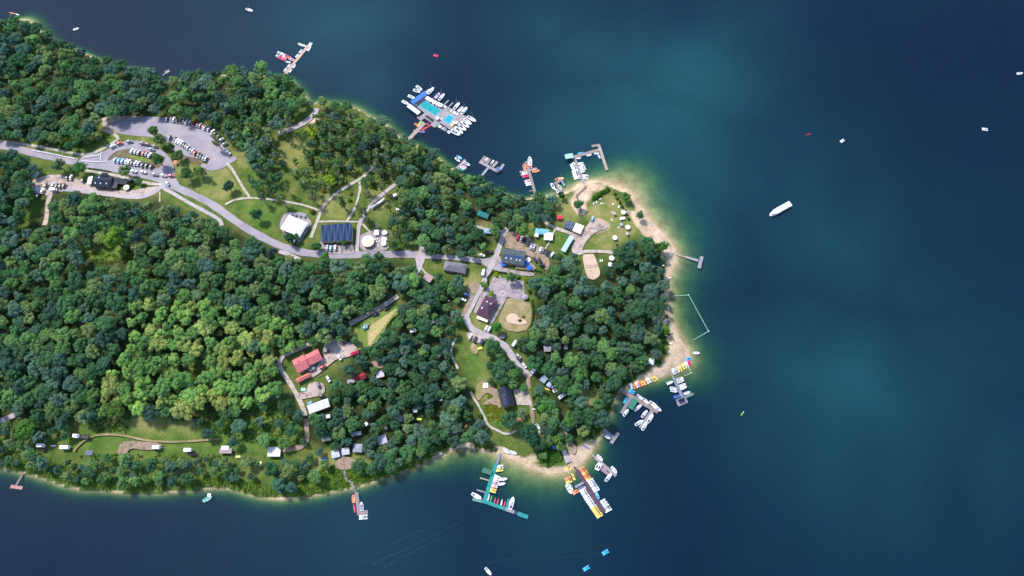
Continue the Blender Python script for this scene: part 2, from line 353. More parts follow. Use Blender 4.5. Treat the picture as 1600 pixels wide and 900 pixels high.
def blend(col, at, c2, edge=.16):
    ad = N(nt, 'ShaderNodeMath', operation='ADD'); nt.links.new(attr(at), ad.inputs[0]); sb = N(nt, 'ShaderNodeMath', operation='MULTIPLY_ADD')
    nt.links.new(n2.outputs[0], sb.inputs[0]); sb.inputs[1].default_value = .5; sb.inputs[2].default_value = -.25; nt.links.new(sb.outputs[0], ad.inputs[1])
    f = ramp(nt, ad.outputs[0], [(.5-edge, (0, 0, 0)), (.5+edge, (1, 1, 1))]).outputs[0]; return mixc(nt, f, col, c2)
lush = ramp(nt, n1.outputs[0], [(.3, (.050, .105, .020)), (.5, (.085, .145, .028)), (.7, (.16, .18, .045))]).outputs[0]
dry = ramp(nt, n1.outputs[0], [(.3, (.105, .15, .032)), (.5, (.175, .19, .058)), (.7, (.28, .225, .10))]).outputs[0]
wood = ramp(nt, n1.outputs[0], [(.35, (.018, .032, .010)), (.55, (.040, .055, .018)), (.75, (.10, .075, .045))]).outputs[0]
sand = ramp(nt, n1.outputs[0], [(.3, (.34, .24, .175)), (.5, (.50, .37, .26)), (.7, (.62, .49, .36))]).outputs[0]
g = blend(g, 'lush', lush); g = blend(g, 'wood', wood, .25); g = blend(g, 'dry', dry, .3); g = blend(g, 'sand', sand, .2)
g = mixc(nt, 1.0, g, fine, 'MULTIPLY'); nt.links.new(g, b.inputs['Base Color']); b.inputs['Roughness'].default_value = .95; b.inputs['Specular IOR Level'].default_value = .1
bp = N(nt, 'ShaderNodeBump'); bp.inputs['Distance'].default_value = .12; nt.links.new(n2.outputs[0], bp.inputs['Height']); nt.links.new(bp.outputs[0], b.inputs['Normal'])
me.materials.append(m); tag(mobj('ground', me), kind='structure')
# ------------------------------------------------------------------ lake
gxs = np.concatenate([[-6000, -2500, -1200], GX[::1], [420, 600, 1000, 2200, 6000]])
A, B = np.meshgrid(gxs, gys); w_, h_ = len(gxs), len(gys); D = samp(DEPTH, A, B)
far = (A < GX[0]-1) | (A > GX[-1]+1) | (B < GY[0]-1) | (B > GY[-1]+1); D = np.where(far, 9, D)
I = (np.arange(h_-1)[:, None]*w_+np.arange(w_-1)).ravel(); F = np.stack([I, I+1, I+w_+1, I+w_], 1)
hw = samp(HT, A, B); keepq = (hw.ravel()[F].min(1) < .3)
F = F[keepq]
me = np_mesh('lake_water', np.stack([A.ravel(), B.ravel(), 0*A.ravel()], 1), F, [])
at = me.attributes.new('depth', 'FLOAT', 'POINT'); at.data.foreach_set('value', D.astype(np.float32).ravel())
lit_w = np.zeros(A.shape)  # lighter teal blobs: lit water patches painted into the lake colour
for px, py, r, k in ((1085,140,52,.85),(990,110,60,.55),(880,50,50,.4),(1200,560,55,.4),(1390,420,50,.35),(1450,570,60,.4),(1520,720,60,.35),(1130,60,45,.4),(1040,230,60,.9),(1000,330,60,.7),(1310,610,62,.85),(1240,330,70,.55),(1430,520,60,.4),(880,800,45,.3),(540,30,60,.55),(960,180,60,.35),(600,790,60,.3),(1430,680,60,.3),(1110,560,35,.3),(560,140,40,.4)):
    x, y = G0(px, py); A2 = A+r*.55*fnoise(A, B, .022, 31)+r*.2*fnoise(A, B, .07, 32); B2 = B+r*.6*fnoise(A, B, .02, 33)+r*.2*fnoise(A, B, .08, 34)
    lit_w = np.maximum(lit_w, k*np.exp(-(((A2-x)**2+(B2-y)**2)/(r*1.15)**2)**.7))
at = me.attributes.new('lit_patch', 'FLOAT', 'POINT'); at.data.foreach_set('value', lit_w.astype(np.float32).ravel())
m, nt, b = nmat('lake_water'); nt.nodes.remove(b)
da = attr('depth'); ab = N(nt, 'ShaderNodeCombineColor')
for ch, k in enumerate((1.15, .62, 1.2)):
    pw = N(nt, 'ShaderNodeMath', operation='POWER'); pw.inputs[0].default_value = math.exp(-k); nt.links.new(da, pw.inputs[1]); nt.links.new(pw.outputs[0], ab.inputs[ch])
tr = N(nt, 'ShaderNodeBsdfTransparent'); nt.links.new(ab.outputs[0], tr.inputs[0])
inv = mixc(nt, 1.0, (1, 1, 1), ab.outputs[0], 'SUBTRACT')
nb = noise(nt, .006, 7, .6); sm_ = N(nt, 'ShaderNodeMath', operation='MULTIPLY_ADD'); nt.links.new(nb.outputs[0], sm_.inputs[0]); sm_.inputs[1].default_value = .45; nt.links.new(attr('lit_patch'), sm_.inputs[2])
body = ramp(nt, sm_.outputs[0], [(.17, BODY1), (1.2, BODY2)]).outputs[0]  # BODY2 is the teal of the painted lit patches
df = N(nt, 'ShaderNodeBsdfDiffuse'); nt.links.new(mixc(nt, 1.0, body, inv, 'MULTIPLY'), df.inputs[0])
ads = N(nt, 'ShaderNodeAddShader'); nt.links.new(tr.outputs[0], ads.inputs[0]); nt.links.new(df.outputs[0], ads.inputs[1])
gl = N(nt, 'ShaderNodeBsdfGlossy'); gl.inputs['Roughness'].default_value = .05; fr = N(nt, 'ShaderNodeFresnel'); fr.inputs[0].default_value = 1.33
tc = N(nt, 'ShaderNodeTexCoord'); mp = N(nt, 'ShaderNodeMapping'); mp.inputs['Rotation'].default_value = (0, 0, .6); mp.inputs['Scale'].default_value = (1, 2.6, 1)
nt.links.new(tc.outputs['Object'], mp.inputs[0]); w1 = noise(nt, .22, 5, .7, vec=mp.outputs[0]); w2 = noise(nt, .012, 3)
wa = ramp(nt, w2.outputs[0], [(.35, (.25,)*3), (.65, (1, 1, 1))]).outputs[0]
wm = N(nt, 'ShaderNodeMath', operation='MULTIPLY'); nt.links.new(w1.outputs[0], wm.inputs[0]); nt.links.new(wa, wm.inputs[1])
bp = N(nt, 'ShaderNodeBump'); bp.inputs['Distance'].default_value = .06; nt.links.new(wm.outputs[0], bp.inputs['Height'])
bp2 = N(nt, 'ShaderNodeBump'); bp2.inputs['Distance'].default_value = 1.6; nt.links.new(wm.outputs[0], bp2.inputs['Height'])
for s in (gl, fr): nt.links.new(bp.outputs[0], s.inputs['Normal'])
nt.links.new(bp2.outputs[0], df.inputs['Normal'])
mx = N(nt, 'ShaderNodeMixShader'); nt.links.new(fr.outputs[0], mx.inputs[0]); nt.links.new(ads.outputs[0], mx.inputs[1]); nt.links.new(gl.outputs[0], mx.inputs[2])
nt.links.new(mx.outputs[0], nt.nodes['Material Output'].inputs['Surface'])
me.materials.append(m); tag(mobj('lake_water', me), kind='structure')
# ------------------------------------------------------------------ ground surfaces (traced on the photo, laid on the ground)
def S(n, pts, w, m, **k): return strip(n, pts, w, M[m], **k)
def D(n, pts, m, **k): return drape(n, pts, M[m], **k)
D('gravel_yard', [(48,283),(60,277),(85,272),(105,275),(130,283),(142,291),(172,296),(200,299),(235,292),(250,291),(252,297),(240,305),(222,309),(190,306),(130,300),(95,298),(78,306),(66,304),(56,294)], 'gravel')
D('sandy_apron', [(153,186),(165,183),(190,181),(218,181),(225,186),(212,196),(196,206),(178,208),(165,202)], 'gravel')
D('car_park_asphalt', [(172,195),(186,187),(214,184),(228,182),(245,183),(265,184),(300,190),(320,198),(340,212),(352,228),(361,241),(364,252),(352,262),(330,268),(322,262),(326,252),(300,246),(275,240),(262,228),(243,216),(228,213),(205,212),(182,208)], 'asphalt')
D('mown_hay_verge', [(268,233),(280,240),(300,247),(322,253),(318,258),(296,253),(272,243)], 'mulch', keep=False)
D('loop_asphalt', [(124,249),(132,243),(160,239),(180,226),(200,219),(225,221),(245,229),(258,238),(270,252),(272,265),(273,275),(282,290),(268,298),(252,286),(225,279),(195,272),(160,266),(120,259)], 'asphalt')
S('main_road', [(-60,222),(0,226),(25,232),(48,238),(85,246),(120,253)], 6.0, 'asphalt', kr=7)
D('parking_island', [(168,251),(169,247),(178,238),(190,234),(207,232),(215,235),(232,240),(240,244),(250,245),(256,252),(253,260),(245,264),(235,262),(222,258),(205,252),(190,248),(178,247),(172,251)], 'mulch', keep=False)
D('island_grass', [(200,243),(206,241),(232,248),(238,254),(228,253),(208,248)], 'lawn', keep=False)
S('footpath', [(-60,218),(0,220),(30,224),(66,230),(100,237),(132,243),(150,238),(164,231),(178,222),(186,217),(182,212),(172,207),(160,203)], 2.2, 'path', kr=5)
S('main_road', [(266,288),(285,297),(310,308),(335,321),(360,340),(385,357),(410,371),(435,383),(455,390),(480,396),(520,399),(560,398),(600,398),(640,397),(658,399)], 5.4, 'asphalt', kr=9)
S('pale_service_lane', [(262,286),(250,293),(240,301),(225,308),(200,308),(170,304),(140,300),(110,296),(88,296)], 3.4, 'lane', kr=6)
S('pale_service_lane', [(255,294),(272,303),(290,314),(310,325),(335,338),(345,345),(347,353)], 2.6, 'lane', kr=5)
S('pale_service_lane', [(436,393),(452,398),(470,406)], 2.6, 'lane', kr=4)
S('pale_service_lane', [(134,267),(160,270),(190,276),(218,284),(240,288),(254,288)], 2.4, 'path', kr=4)
S('gravel_lane', [(80,302),(76,313),(74,326),(73,342),(70,352)], 3.2, 'gravel', kr=5)
S('footpath', [(250,300),(250,316)], 1.0, 'path', kr=2)
S('car_park_exit', [(368,246),(350,258),(335,264),(322,262),(314,259)], 4.5, 'asphalt', kr=6)
S('footpath', [(354,255),(362,263),(370,276),(380,294),(390,308)], 1.8, 'path', kr=4)
S('footpath', [(352,320),(366,312),(394,309),(424,312),(452,316),(480,322),(498,329)], 1.6, 'path', kr=4)
S('park_lane', [(595,240),(585,258),(572,274),(555,284),(530,299),(514,312),(502,326),(498,341),(489,362),(486,372)], 2.3, 'path', kr=5)
S('footpath', [(562,284),(563,296),(561,306),(554,328),(542,346)], 1.7, 'path', kr=4)
S('park_lane', [(618,288),(600,302),(580,319),(564,344),(560,356),(558,394)], 2.6, 'lane', kr=5)
S('footpath', [(495,347),(520,346),(560,347)], 1.3, 'path', kr=3)
S('footpath', [(566,350),(572,356),(580,364)], 1.4, 'path', kr=3)
D('parasol_terrace', [(562,370),(566,366),(580,361),(592,359),(606,361),(608,375),(608,391),(585,393),(563,392)], 'paving')
D('pavilion_terrace', [(441,337),(450,332),(478,332),(480,340),(489,349),(480,362),(466,384),(458,378),(436,358)], 'paving')
D('parking_bays', [(500,378),(551,379),(555,397),(508,398),(503,390)], 'paving', sm=0)
D('brick_forecourt', [(503,377),(549,377),(549,383),(508,384)], 'mulch', sm=0, keep=False)
S('gravel_path', [(436,209),(446,205),(456,202),(470,195),(482,188),(490,180),(496,170)], 4.0, 'lane', kr=7)
D('lane_junction', [(655,396),(656,385),(660,378),(663,388),(666,400),(662,412),(655,428),(650,436),(646,432),(652,416),(648,402)], 'lane')
S('footpath', [(658,418),(664,426),(669,431)], 1.3, 'path', kr=3)
S('wood_lane', [(658,400),(672,401),(692,402),(718,404),(735,406),(752,408)], 3.8, 'lane', kr=5)
D('lodge_square', [(750,406),(766,403),(780,398),(784,408),(786,418),(805,424),(836,426),(834,433),(800,429),(770,422),(758,416),(752,412)], 'paving')
S('lodge_lane', [(793,358),(788,362),(785,372),(780,388),(775,400),(768,414),(760,432),(752,450),(738,476),(728,496)], 3.6, 'lane', kr=6)
D('lodge_car_park', [(788,366),(800,362),(814,362),(828,372),(840,384),(856,394),(860,418),(852,424),(846,410),(828,401),(806,392),(786,386)], 'dirt')
S('footpath', [(846,334),(850,346),(858,352),(868,357),(880,361),(892,365)], 2.6, 'path', kr=4)
D('sandy_square', [(888,362),(906,366),(918,352),(926,342),(934,344),(950,352),(948,358),(932,362),(918,374),(910,388),(909,398),(896,398),(892,388),(898,376)], 'gravel')
S('beach_path', [(903,397),(915,393),(932,393),(948,394),(966,396)], 2.4, 'path', kr=4)
S('footpath', [(868,357),(862,372),(852,390)], 1.0, 'path', kr=3)
S('cabin_path', [(736,352),(746,355),(760,359),(778,362),(790,362)], 1.8, 'path', kr=3)
o = D('volleyball_court', [(910,399),(914,398),(926,397),(929,400),(934,414),(938,426),(936,433),(928,438),(920,436),(916,430),(912,415)], 'sand'); 
D('stone_yard', [(772,430),(778,427),(783,435),(800,437),(818,440),(820,455),(818,471),(793,464),(783,482),(769,507),(762,502),(752,497),(740,488),(755,457),(764,448)], 'paving', sm=0)
D('dry_field', [(793,464),(817,471),(831,474),(830,515),(800,521),(776,506),(786,482)], 'dryf'); D('worn_meadow', [(746,598),(764,592),(774,600),(768,612),(756,616),(748,628),(742,618)], 'dryf', keep=False); D('worn_meadow', [(735,538),(742,536),(748,548),(744,556),(736,550)], 'dryf', keep=False)
D('brown_lot', [(738,441),(748,443),(750,448),(740,466),(730,488),(722,497),(720,491),(728,478),(733,463),(729,450)], 'dirt')
S('village_lane', [(728,496),(732,508),(740,516),(752,522),(768,527),(788,539),(797,552),(808,570),(820,581),(828,590)], 4.2, 'lane', kr=6)
D('lane_verge_lot', [(728,522),(735,518),(752,524),(760,532),(752,538),(735,534)], 'gravel')
S('timber_track', [(824,584),(826,600),(827,614),(830,636),(834,662)], 2.4, 'dirt', kr=4)
D('timber_yard', [(802,609),(824,607),(828,622),(831,634),(808,633)], 'path', sm=0)
D('sandy_garden', [(757,612),(768,603),(778,610),(781,625),(784,640),(772,631),(752,634),(757,628),(775,620)], 'dirt', keep=False)
S('wood_path', [(713,528),(706,542),(705,556),(710,566),(716,577)], 1.4, 'path', kr=4)
S('wood_path', [(735,612),(740,622),(748,634),(758,654),(764,667),(778,673),(789,679),(800,677),(807,673)], 1.5, 'path', kr=4)
S('farm_lane', [(496,535),(486,538),(476,542),(464,547),(452,552),(442,557),(437,565),(438,574),(446,588),(456,602),(464,618),(472,632),(478,650)], 2.9, 'path', kr=5)
S('farm_lane', [(478,655),(480,672),(481,688),(474,698),(456,703),(438,704)], 2.8, 'dirt', kr=5)
D('farm_yard', [(504,545),(510,534),(518,531),(540,532),(556,540),(560,549),(542,560),(528,560),(512,573),(494,588),(484,592),(484,582),(500,568),(508,556)], 'gravel')
D('farm_yard', [(462,616),(470,614),(480,610),(482,600),(494,597),(508,600),(508,617),(484,622),(470,625)], 'gravel')
S('field_road', [(546,507),(560,500),(576,491),(588,485),(600,478),(612,470),(622,463)], 3.4, 'path', kr=11)
D('hay_field', [(552,512),(584,494),(617,475),(626,489),(610,500),(593,533),(573,545),(556,549),(560,530)], 'lawn')
for k in range(7): S('hay_row', [(574+k*.4, 515+k*4.6), (597-k*2, 499+k*4.9), (620-k*4, 484+k*5.2)], 1.25, 'hay', keep=False, sm=1)
S('bay_road', [(-60,680),(0,659),(14,654),(31,645)], 3.4, 'lane', kr=6)
S('grassy_track', [(116,706),(122,698),(132,689),(150,680),(172,679),(196,681),(230,689),(260,691),(300,690),(345,686)], 1.2, 'dryf', kr=5)
D('brown_patch', [(184,710),(190,690),(215,690),(256,693),(252,703),(225,704),(205,700),(197,712)], 'dirt')
D('boat_ramp', [(877,704),(883,702),(893,721),(884,725)], 'lane', sm=0)
D('bare_patch', [(878,672),(884,668),(892,690),(902,700),(898,712),(888,706)], 'dirt')
D('bare_patch', [(580,565),(600,564),(603,574),(590,577),(582,572)], 'dirt')
D('bare_patch', [(520,722),(540,712),(560,722),(552,733),(528,735)], 'dirt', keep=False)
D('sandy_playground', [(790,497),(797,490),(806,491),(811,498),(820,500),(825,506),(812,509),(800,506),(793,506)], 'sand')
for pts in ([(130,247),(158,243),(160,238)], [(128,252),(150,254),(168,253)], [(158,243),(159,252)], [(52,236),(85,242),(118,249)]): S('road_marking', pts, .35, 'white_mark', keep=False, sm=1)
for k in range(5): S('road_marking', [(527+k*6.5, 382), (528+k*6.6, 394)], .25, 'rubber', keep=False, sm=0)
keep_poly([(440,225),(480,210),(478,250),(455,265),(436,255)]); keep_poly([(360,322),(398,314),(440,322),(486,331),(480,345),(440,334),(432,362),(410,368)]); keep_poly([(292,297),(312,288),(338,256),(352,260),(372,290),(386,306),(362,318),(345,319)])
keep_poly([(502,328),(512,314),(540,300),(558,290),(556,315),(545,344),(502,345)]); keep_poly([(905,335),(928,308),(975,305),(1000,342),(1014,362),(975,372),(955,396),(925,392),(928,368),(950,355)]); keep_poly([(893,300),(912,284),(960,286),(1010,330),(1058,392),(1050,420),(1036,398),(1000,345),(940,300),(915,325)])
keep_poly([(793,463),(817,470),(832,474),(830,515),(800,522),(774,502)]); keep_poly([(732,532),(752,532),(762,555),(755,600),(742,602),(730,580)]); keep_poly([(744,595),(778,600),(780,670),(756,645),(742,620)]); keep_poly([(1045,480),(1058,520),(1078,552),(1062,575),(1030,592),(1000,599),(988,592),(1022,577),(1048,560)])
keep_poly([(36,352),(54,318),(76,306),(72,350),(48,362)]); keep_poly([(0,212),(60,222),(110,234),(165,214),(182,222),(150,238),(130,241),(60,228),(0,219)]); keep_poly([(50,690),(200,685),(360,694),(440,696),(440,716),(360,712),(190,712),(60,708)]); keep_poly([(190,655),(225,650),(300,655),(330,672),(300,684),(200,682)]); keep_poly([(870,650),(876,655),(874,680),(868,675)])
keep_poly([(908,400),(940,400),(940,440),(915,440)]); keep_poly([(860,312),(890,305),(900,340),(885,350),(865,345)]); keep_poly([(893,675),(930,690),(900,722),(885,700)]); keep_poly([(905,610),(930,600),(938,630),(915,640)])
keep_poly([(1042,398),(1062,398),(1054,440),(1048,482),(1036,474),(1041,435)]); keep_poly([(745,528),(765,540),(765,600),(735,600),(728,540)])
# ------------------------------------------------------------------ prototypes
W_ = (.80, .79, .80)
CC = {'white': (.80,.79,.81), 'silver': (.46,.48,.52), 'grey': (.20,.21,.23), 'black': (.016,.017,.022), 'dark blue': (.02,.035,.10), 'red': (.50,.012,.03), 'blue': (.04,.16,.55), 'light blue': (.30,.50,.72),
      'turquoise': (.06,.42,.42), 'orange': (.85,.26,.10), 'yellow': (.90,.64,.14), 'green': (.04,.55,.10), 'pink': (.80,.42,.55), 'cream': (.80,.70,.52), 'teal': (.03,.30,.26), 'crimson': (.72,.03,.13), 'lime': (.45,.70,.06), 'sky blue': (.05,.40,.75), 'dark green': (.03,.16,.10), 'purple': (.45,.32,.62), 'brown': (.22,.12,.08)}
def hull(L, W, Hh, bow=1.0, stern=.75, n=9, floor=.12, wall=.84, name='hull', mat='paint'):
    """open hull: pointed bow at +x, transom at -x"""
    up = []
    for i in range(n):
        t = i/(n-1); x = -L/2+L*t; w = W/2*((stern+(1-stern)*min(1, t/.4)) if t < .4 else math.sqrt(max(0, 1-((t-.4)/.6)**(2.2*bow)))); up.append((x, max(w, .03)))
    ol = [(x, w) for x, w in up]+[(x, -w) for x, w in reversed(up)]; ol = ol[::-1]; k = .70
    b = MB(); R = [[(x*.92, y*k, -.25) for x, y in ol], [(x, y, Hh) for x, y in ol], [(x*wall-.0, y*wall*.97, Hh) for x, y in ol], [(x*wall*.97, y*wall*.9, floor) for x, y in ol]]
    b.rings(R); return b.mesh(name, M[mat])
def deckhull(L, W, Hh, bow=1.0, stern=.7, n=9, name='hull'):
    up = []
    for i in range(n):
        t = i/(n-1); x = -L/2+L*t; w = W/2*((stern+(1-stern)*min(1, t/.45)) if t < .45 else math.sqrt(max(0, 1-((t-.45)/.55)**(2.0*bow)))); up.append((x, max(w, .03)))
    ol = ([(x, w) for x, w in up]+[(x, -w) for x, w in reversed(up)])[::-1]; b = MB()
    b.rings([[(x*.9, y*.6, -.3) for x, y in ol], [(x, y, Hh) for x, y in ol], [(x*.96, y*.9, Hh+.09) for x, y in ol]]); return b.mesh(name, M['paint'])
def mk(fn): b = MB(); fn(b); return b
PM = {}
PM['row_hull'] = hull(4.2, 1.75, .5); PM['bench'] = MB().box((0, 0, .38), (.32, 1.35, .06)).mesh('bench', M['wood']); PM['row_motor'] = MB().box((-2.2, 0, .5), (.35, .3, .6)).mesh('outboard_motor', M['rubber'])
PM['sail_hull'] = deckhull(6.6, 2.35, .75); b = MB(); b.rings([[(x*s, y*s2, z) for x, y in ((-.9, -.75), (1.7, -.5), (2.1, 0), (1.7, .5), (-.9, .75))] for s, s2, z in ((1, 1, .84), (.93, .85, 1.25))]); PM['cabin'] = b.mesh('cabin', M['paint'])
PM['cockpit'] = MB().box((-2.0, 0, .86), (1.6, 1.2, .05)).mesh('cockpit', M['dark']); PM['mast'] = MB().tube((.7, 0, .8), (.7, 0, 9.2), .07, .05).tube((.7, -.9, 5.2), (.7, .9, 5.2), .03).tube((3.2, 0, .8), (.7, 0, 9), .018, n=3).tube((-3.2, 0, .8), (.7, 0, 9), .018, n=3).mesh('mast', M['metal'])
PM['boom'] = MB().tube((.65, 0, 1.9), (-2.6, 0, 1.8), .16, .09, 7).mesh('boom', M['cloth'])
PM['dinghy_hull'] = deckhull(4.6, 1.7, .5); PM['dinghy_pit'] = MB().box((-.5, 0, .6), (1.9, .9, .05)).mesh('cockpit', M['dark'])
PM['motor_hull'] = hull(5.6, 2.3, .75, .9, .85, floor=.3, wall=.8); PM['screen'] = MB().box((.7, 0, .98), (.25, 1.5, .42), taper=.8).mesh('windscreen', M['glass']); PM['sofa'] = MB().box((-1.6, 0, .55), (.7, 1.5, .42)).mesh('seat', M['cloth']); PM['mseat'] = MB().box((0, 0, .55), (.55, .5, .5)).mesh('seat', M['cloth']); PM['motor'] = MB().box((-2.95, 0, .75), (.45, .42, .75), taper=.75).mesh('outboard_motor', M['rubber'])
b = MB(); b.rings([[(x, y, z) for x, y in ((.9, -.9), (2.0, -.62), (2.35, 0), (2.0, .62), (.9, .9))] for z in (.752, .85)]); PM['foredeck'] = b.mesh('foredeck', M['paint'])
def pont(b):
    for s in (-.72, .72): b.rings([[(-2.0, s-.3, -.2), (-2.0, s+.3, -.2), (1.6, s+.3, -.2), (2.1, s, -.1), (1.6, s-.3, -.2)], [(-2.05, s-.34, .4), (-2.05, s+.34, .4), (1.7, s+.34, .4), (2.25, s, .4), (1.7, s-.34, .4)]])
    b.box((-.1, 0, .34), (3.5, 1.1, .14))
PM['float'] = mk(pont).mesh('float', M['paint']); b = MB()
b.add(*(lambda q: (q.v, q.f))(MB().box((.08, 0, .6), (.6, .55, .3)))); b.add([(-.32,-.27,.45),(-.23,-.27,.45),(-.23,.27,.45),(-.32,.27,.45),(-.40,-.27,1.1),(-.33,-.27,1.1),(-.33,.27,1.1),(-.40,.27,1.1)],[(3,2,1,0),(4,5,6,7),(0,1,5,4),(1,2,6,5),(2,3,7,6),(3,0,4,7)])
PM['pseat'] = b.mesh('seat', M['paint']); PM['paddle_box'] = MB().box((.9, 0, .62), (.8, .8, .5), taper=.7).mesh('paddle_box', M['dark'])
PM['kayak'] = hull(3.9, .78, .3, .7, .25, 9, .08, .7); PM['kseat'] = MB().box((-.2, 0, .16), (1.0, .42, .1)).mesh('seat', M['dark'])
PM['canoe'] = hull(4.6, .95, .38, .7, .3, 9, .08, .82); PM['csail'] = MB().box((0, 0, .3), (.2, .75, .05)).box((1.1, 0, .3), (.2, .6, .05)).mesh('bench', M['wood'])
PM['mpost'] = MB().tube((0, 0, -.6), (0, 0, 1.1), .09).mesh('mooring_post', M['metal'])
PM['board'] = deckhull(3.3, .8, .12)
def carbody(b):
    sec = [(-2.15, .72, .42, .72), (-2.05, .84, .28, .88), (-1.3, .89, .24, .94), (.85, .89, .24, .93), (1.7, .86, .24, .82), (2.08, .76, .3, .68), (2.16, .62, .4, .58)]
    b.rings([[(x, -w, z0), (x, -w, z1*.85), (x, -w*.88, z1), (x, w*.88, z1), (x, w, z1*.85), (x, w, z0)] for x, w, z0, z1 in sec])
PM['car_body'] = mk(carbody).mesh('body', M['paint'])
PM['car_roof'] = MB().box((-.45, 0, 1.44), (1.75, 1.2, .07), taper=.94).mesh('roof', M['paint'])
b = MB(); b.rings([[(-1.85, -.78, .9), (1.05, -.78, .9), (1.05, .78, .9), (-1.85, .78, .9)], [(-1.36, -.6, 1.41), (.44, -.6, 1.41), (.44, .6, 1.41), (-1.36, .6, 1.41)]]); PM['car_glass'] = b.mesh('window', M['glass'])
b = MB(); b.rings([[(.0+.33*math.cos(a), -.1, .33*math.sin(a)) for a in np.arange(0, 6.28, .7)], [(.33*math.cos(a), .1, .33*math.sin(a)) for a in np.arange(0, 6.28, .7)]]); PM['wheel'] = b.mesh('wheel', M['rubber'])
PM['van_body'] = MB().box((-.4, 0, 1.2), (4.2, 1.9, 1.8), taper=.94).box((2.0, 0, .8), (1.0, 1.85, .95), taper=.9).mesh('body', M['paint']); PM['van_glass'] = MB().box((1.75, 0, 1.5), (.6, 1.6, .55), taper=.75).mesh('windscreen', M['glass'])
PM['cvan_body'] = MB().box((0, 0, 1.35), (5.0, 2.2, 2.0), taper=.95).box((2.6, 0, .9), (.4, 1.9, 1.0)).mesh('body', M['paint']); PM['cvan_hatch'] = MB().box((-.9, 0, 2.42), (.7, .7, .12)).box((1.1, 0, 2.42), (.5, .5, .12)).mesh('roof_hatch', M['glass']); PM['cvan_win'] = MB().box((0, 1.1, 1.6), (1.6, .04, .6)).box((0, -1.1, 1.6), (1.6, .04, .6)).mesh('window', M['glass']); PM['drawbar'] = MB().tube((2.6, 0, .5), (3.7, 0, .5), .06).mesh('drawbar', M['metal'])
def parasol_mesh(r, n, z, h): 
    b = MB(); top = (0, 0, z+h); vs = [top]+[(r*math.cos(2*PI*i/n), r*math.sin(2*PI*i/n), z+(.06 if i % 2 else 0)) for i in range(n)]; vs += [(0, 0, z+h-.06)]+[(v[0]*.99, v[1]*.99, v[2]-.18) for v in vs[1:]]
    fs = [(0, 1+i, 1+(i+1) % n) for i in range(n)]+[(n+1, n+2+(i+1) % n, n+2+i) for i in range(n)]+[(1+i, n+2+i, n+2+(i+1) % n, 1+(i+1) % n) for i in range(n)]; b.add(vs, fs); return b
PM['pole'] = MB().tube((0, 0, 0), (0, 0, 2.7), .04).mesh('pole', M['metal']); PM['foot'] = MB().cone((0, 0), .4, 0, .12, 12, .3).mesh('base', M['rubber'])
ORD = ['first','second','third','fourth','fifth','sixth','seventh','eighth','ninth','tenth','eleventh','twelfth','thirteenth','fourteenth','fifteenth','sixteenth','seventeenth','eighteenth','nineteenth','twentieth']
def ordinals(items):
    """items (px,py,...) -> phrases counting along the row's longer side"""
    xs = [i[0] for i in items]; ys = [i[1] for i in items]; ax = 0 if max(xs)-min(xs) >= max(ys)-min(ys) else 1
    order = sorted(range(len(items)), key=lambda k: items[k][ax]); out = [None]*len(items); n = len(items)
    for r, k in enumerate(order):
        if n == 1: out[k] = ''
        elif r < n/2: out[k] = (ORD[r]+' ' if r else '')+('from the left' if ax == 0 else 'from the top') if r else ('leftmost' if ax == 0 else 'topmost')
        else:
            q = n-1-r; out[k] = (ORD[q]+' from the right' if ax == 0 else ORD[q]+' from the bottom') if q else ('rightmost' if ax == 0 else 'lowest')
    return out
# ------------------------------------------------------------------ boats
def boat(kind, px, py, deg, col, label, L=None, group=None, water=True, z=0.0):
    c = CC[col]; sz = {'rowing_boat': 4.2, 'sailing_boat': 6.6, 'dinghy': 4.6, 'motorboat': 5.6, 'pedal_boat': 4.1, 'kayak': 3.9, 'canoe': 4.6, 'paddle_board': 3.3}[kind]
    s = (L/sz) if L else 1.0; x, y, zz = GW(px, py, .3) if water else G(px, py, .3); zz = 0.02 if water else max(hz(x, y), 0)+.3
    cat = {'rowing_boat': 'rowing boat', 'sailing_boat': 'sailing boat', 'dinghy': 'dinghy', 'motorboat': 'motorboat', 'pedal_boat': 'pedal boat', 'kayak': 'kayak', 'canoe': 'canoe', 'paddle_board': 'paddle board'}[kind]
    e = empty(kind, (x, y, zz+z), wang(px, py, deg), label, cat, group); sc3 = (s, s, s); acc = random.choice([(.10,.13,.25), (.55,.5,.45), (.5,.5,.52), (.35,.06,.06), (.3,.32,.36)])
    def q(nm, key, col=None, **k): mobj(nm, PM[key], e, col, scale=sc3, **k)
    if kind == 'rowing_boat':
        q('hull', 'row_hull', c)
        for bx in (-1.1, .1, 1.15): mobj('bench', PM['bench'], e, None, (bx*s, 0, 0), scale=(s, s*(.75 if bx > 1 else 1), s))
    elif kind == 'sailing_boat':
        q('hull', 'sail_hull', c); q('cabin', 'cabin', (.72,.72,.75)); q('cockpit', 'cockpit'); q('mast', 'mast'); q('boom', 'boom', acc)
    elif kind == 'dinghy': q('hull', 'dinghy_hull', c); q('cockpit', 'dinghy_pit')
    elif kind == 'motorboat': q('hull', 'motor_hull', c); q('foredeck', 'foredeck', c); q('windscreen', 'screen'); q('seat', 'sofa', acc); [mobj('seat', PM['mseat'], e, acc, (-.3*s, yy*s, 0), scale=sc3) for yy in (-.42, .42)]; q('outboard_motor', 'motor')
    elif kind == 'pedal_boat': q('float', 'float', c); [mobj('seat', PM['pseat'], e, tuple(v*.8 for v in c), (0, yy*s, 0), scale=sc3) for yy in (-.42, .42)]; q('paddle_box', 'paddle_box')
    elif kind == 'kayak': q('hull', 'kayak', c); q('seat', 'kseat')
    elif kind == 'canoe': q('hull', 'canoe', c); q('bench', 'csail')
    else: q('hull', 'board', c)
    return e
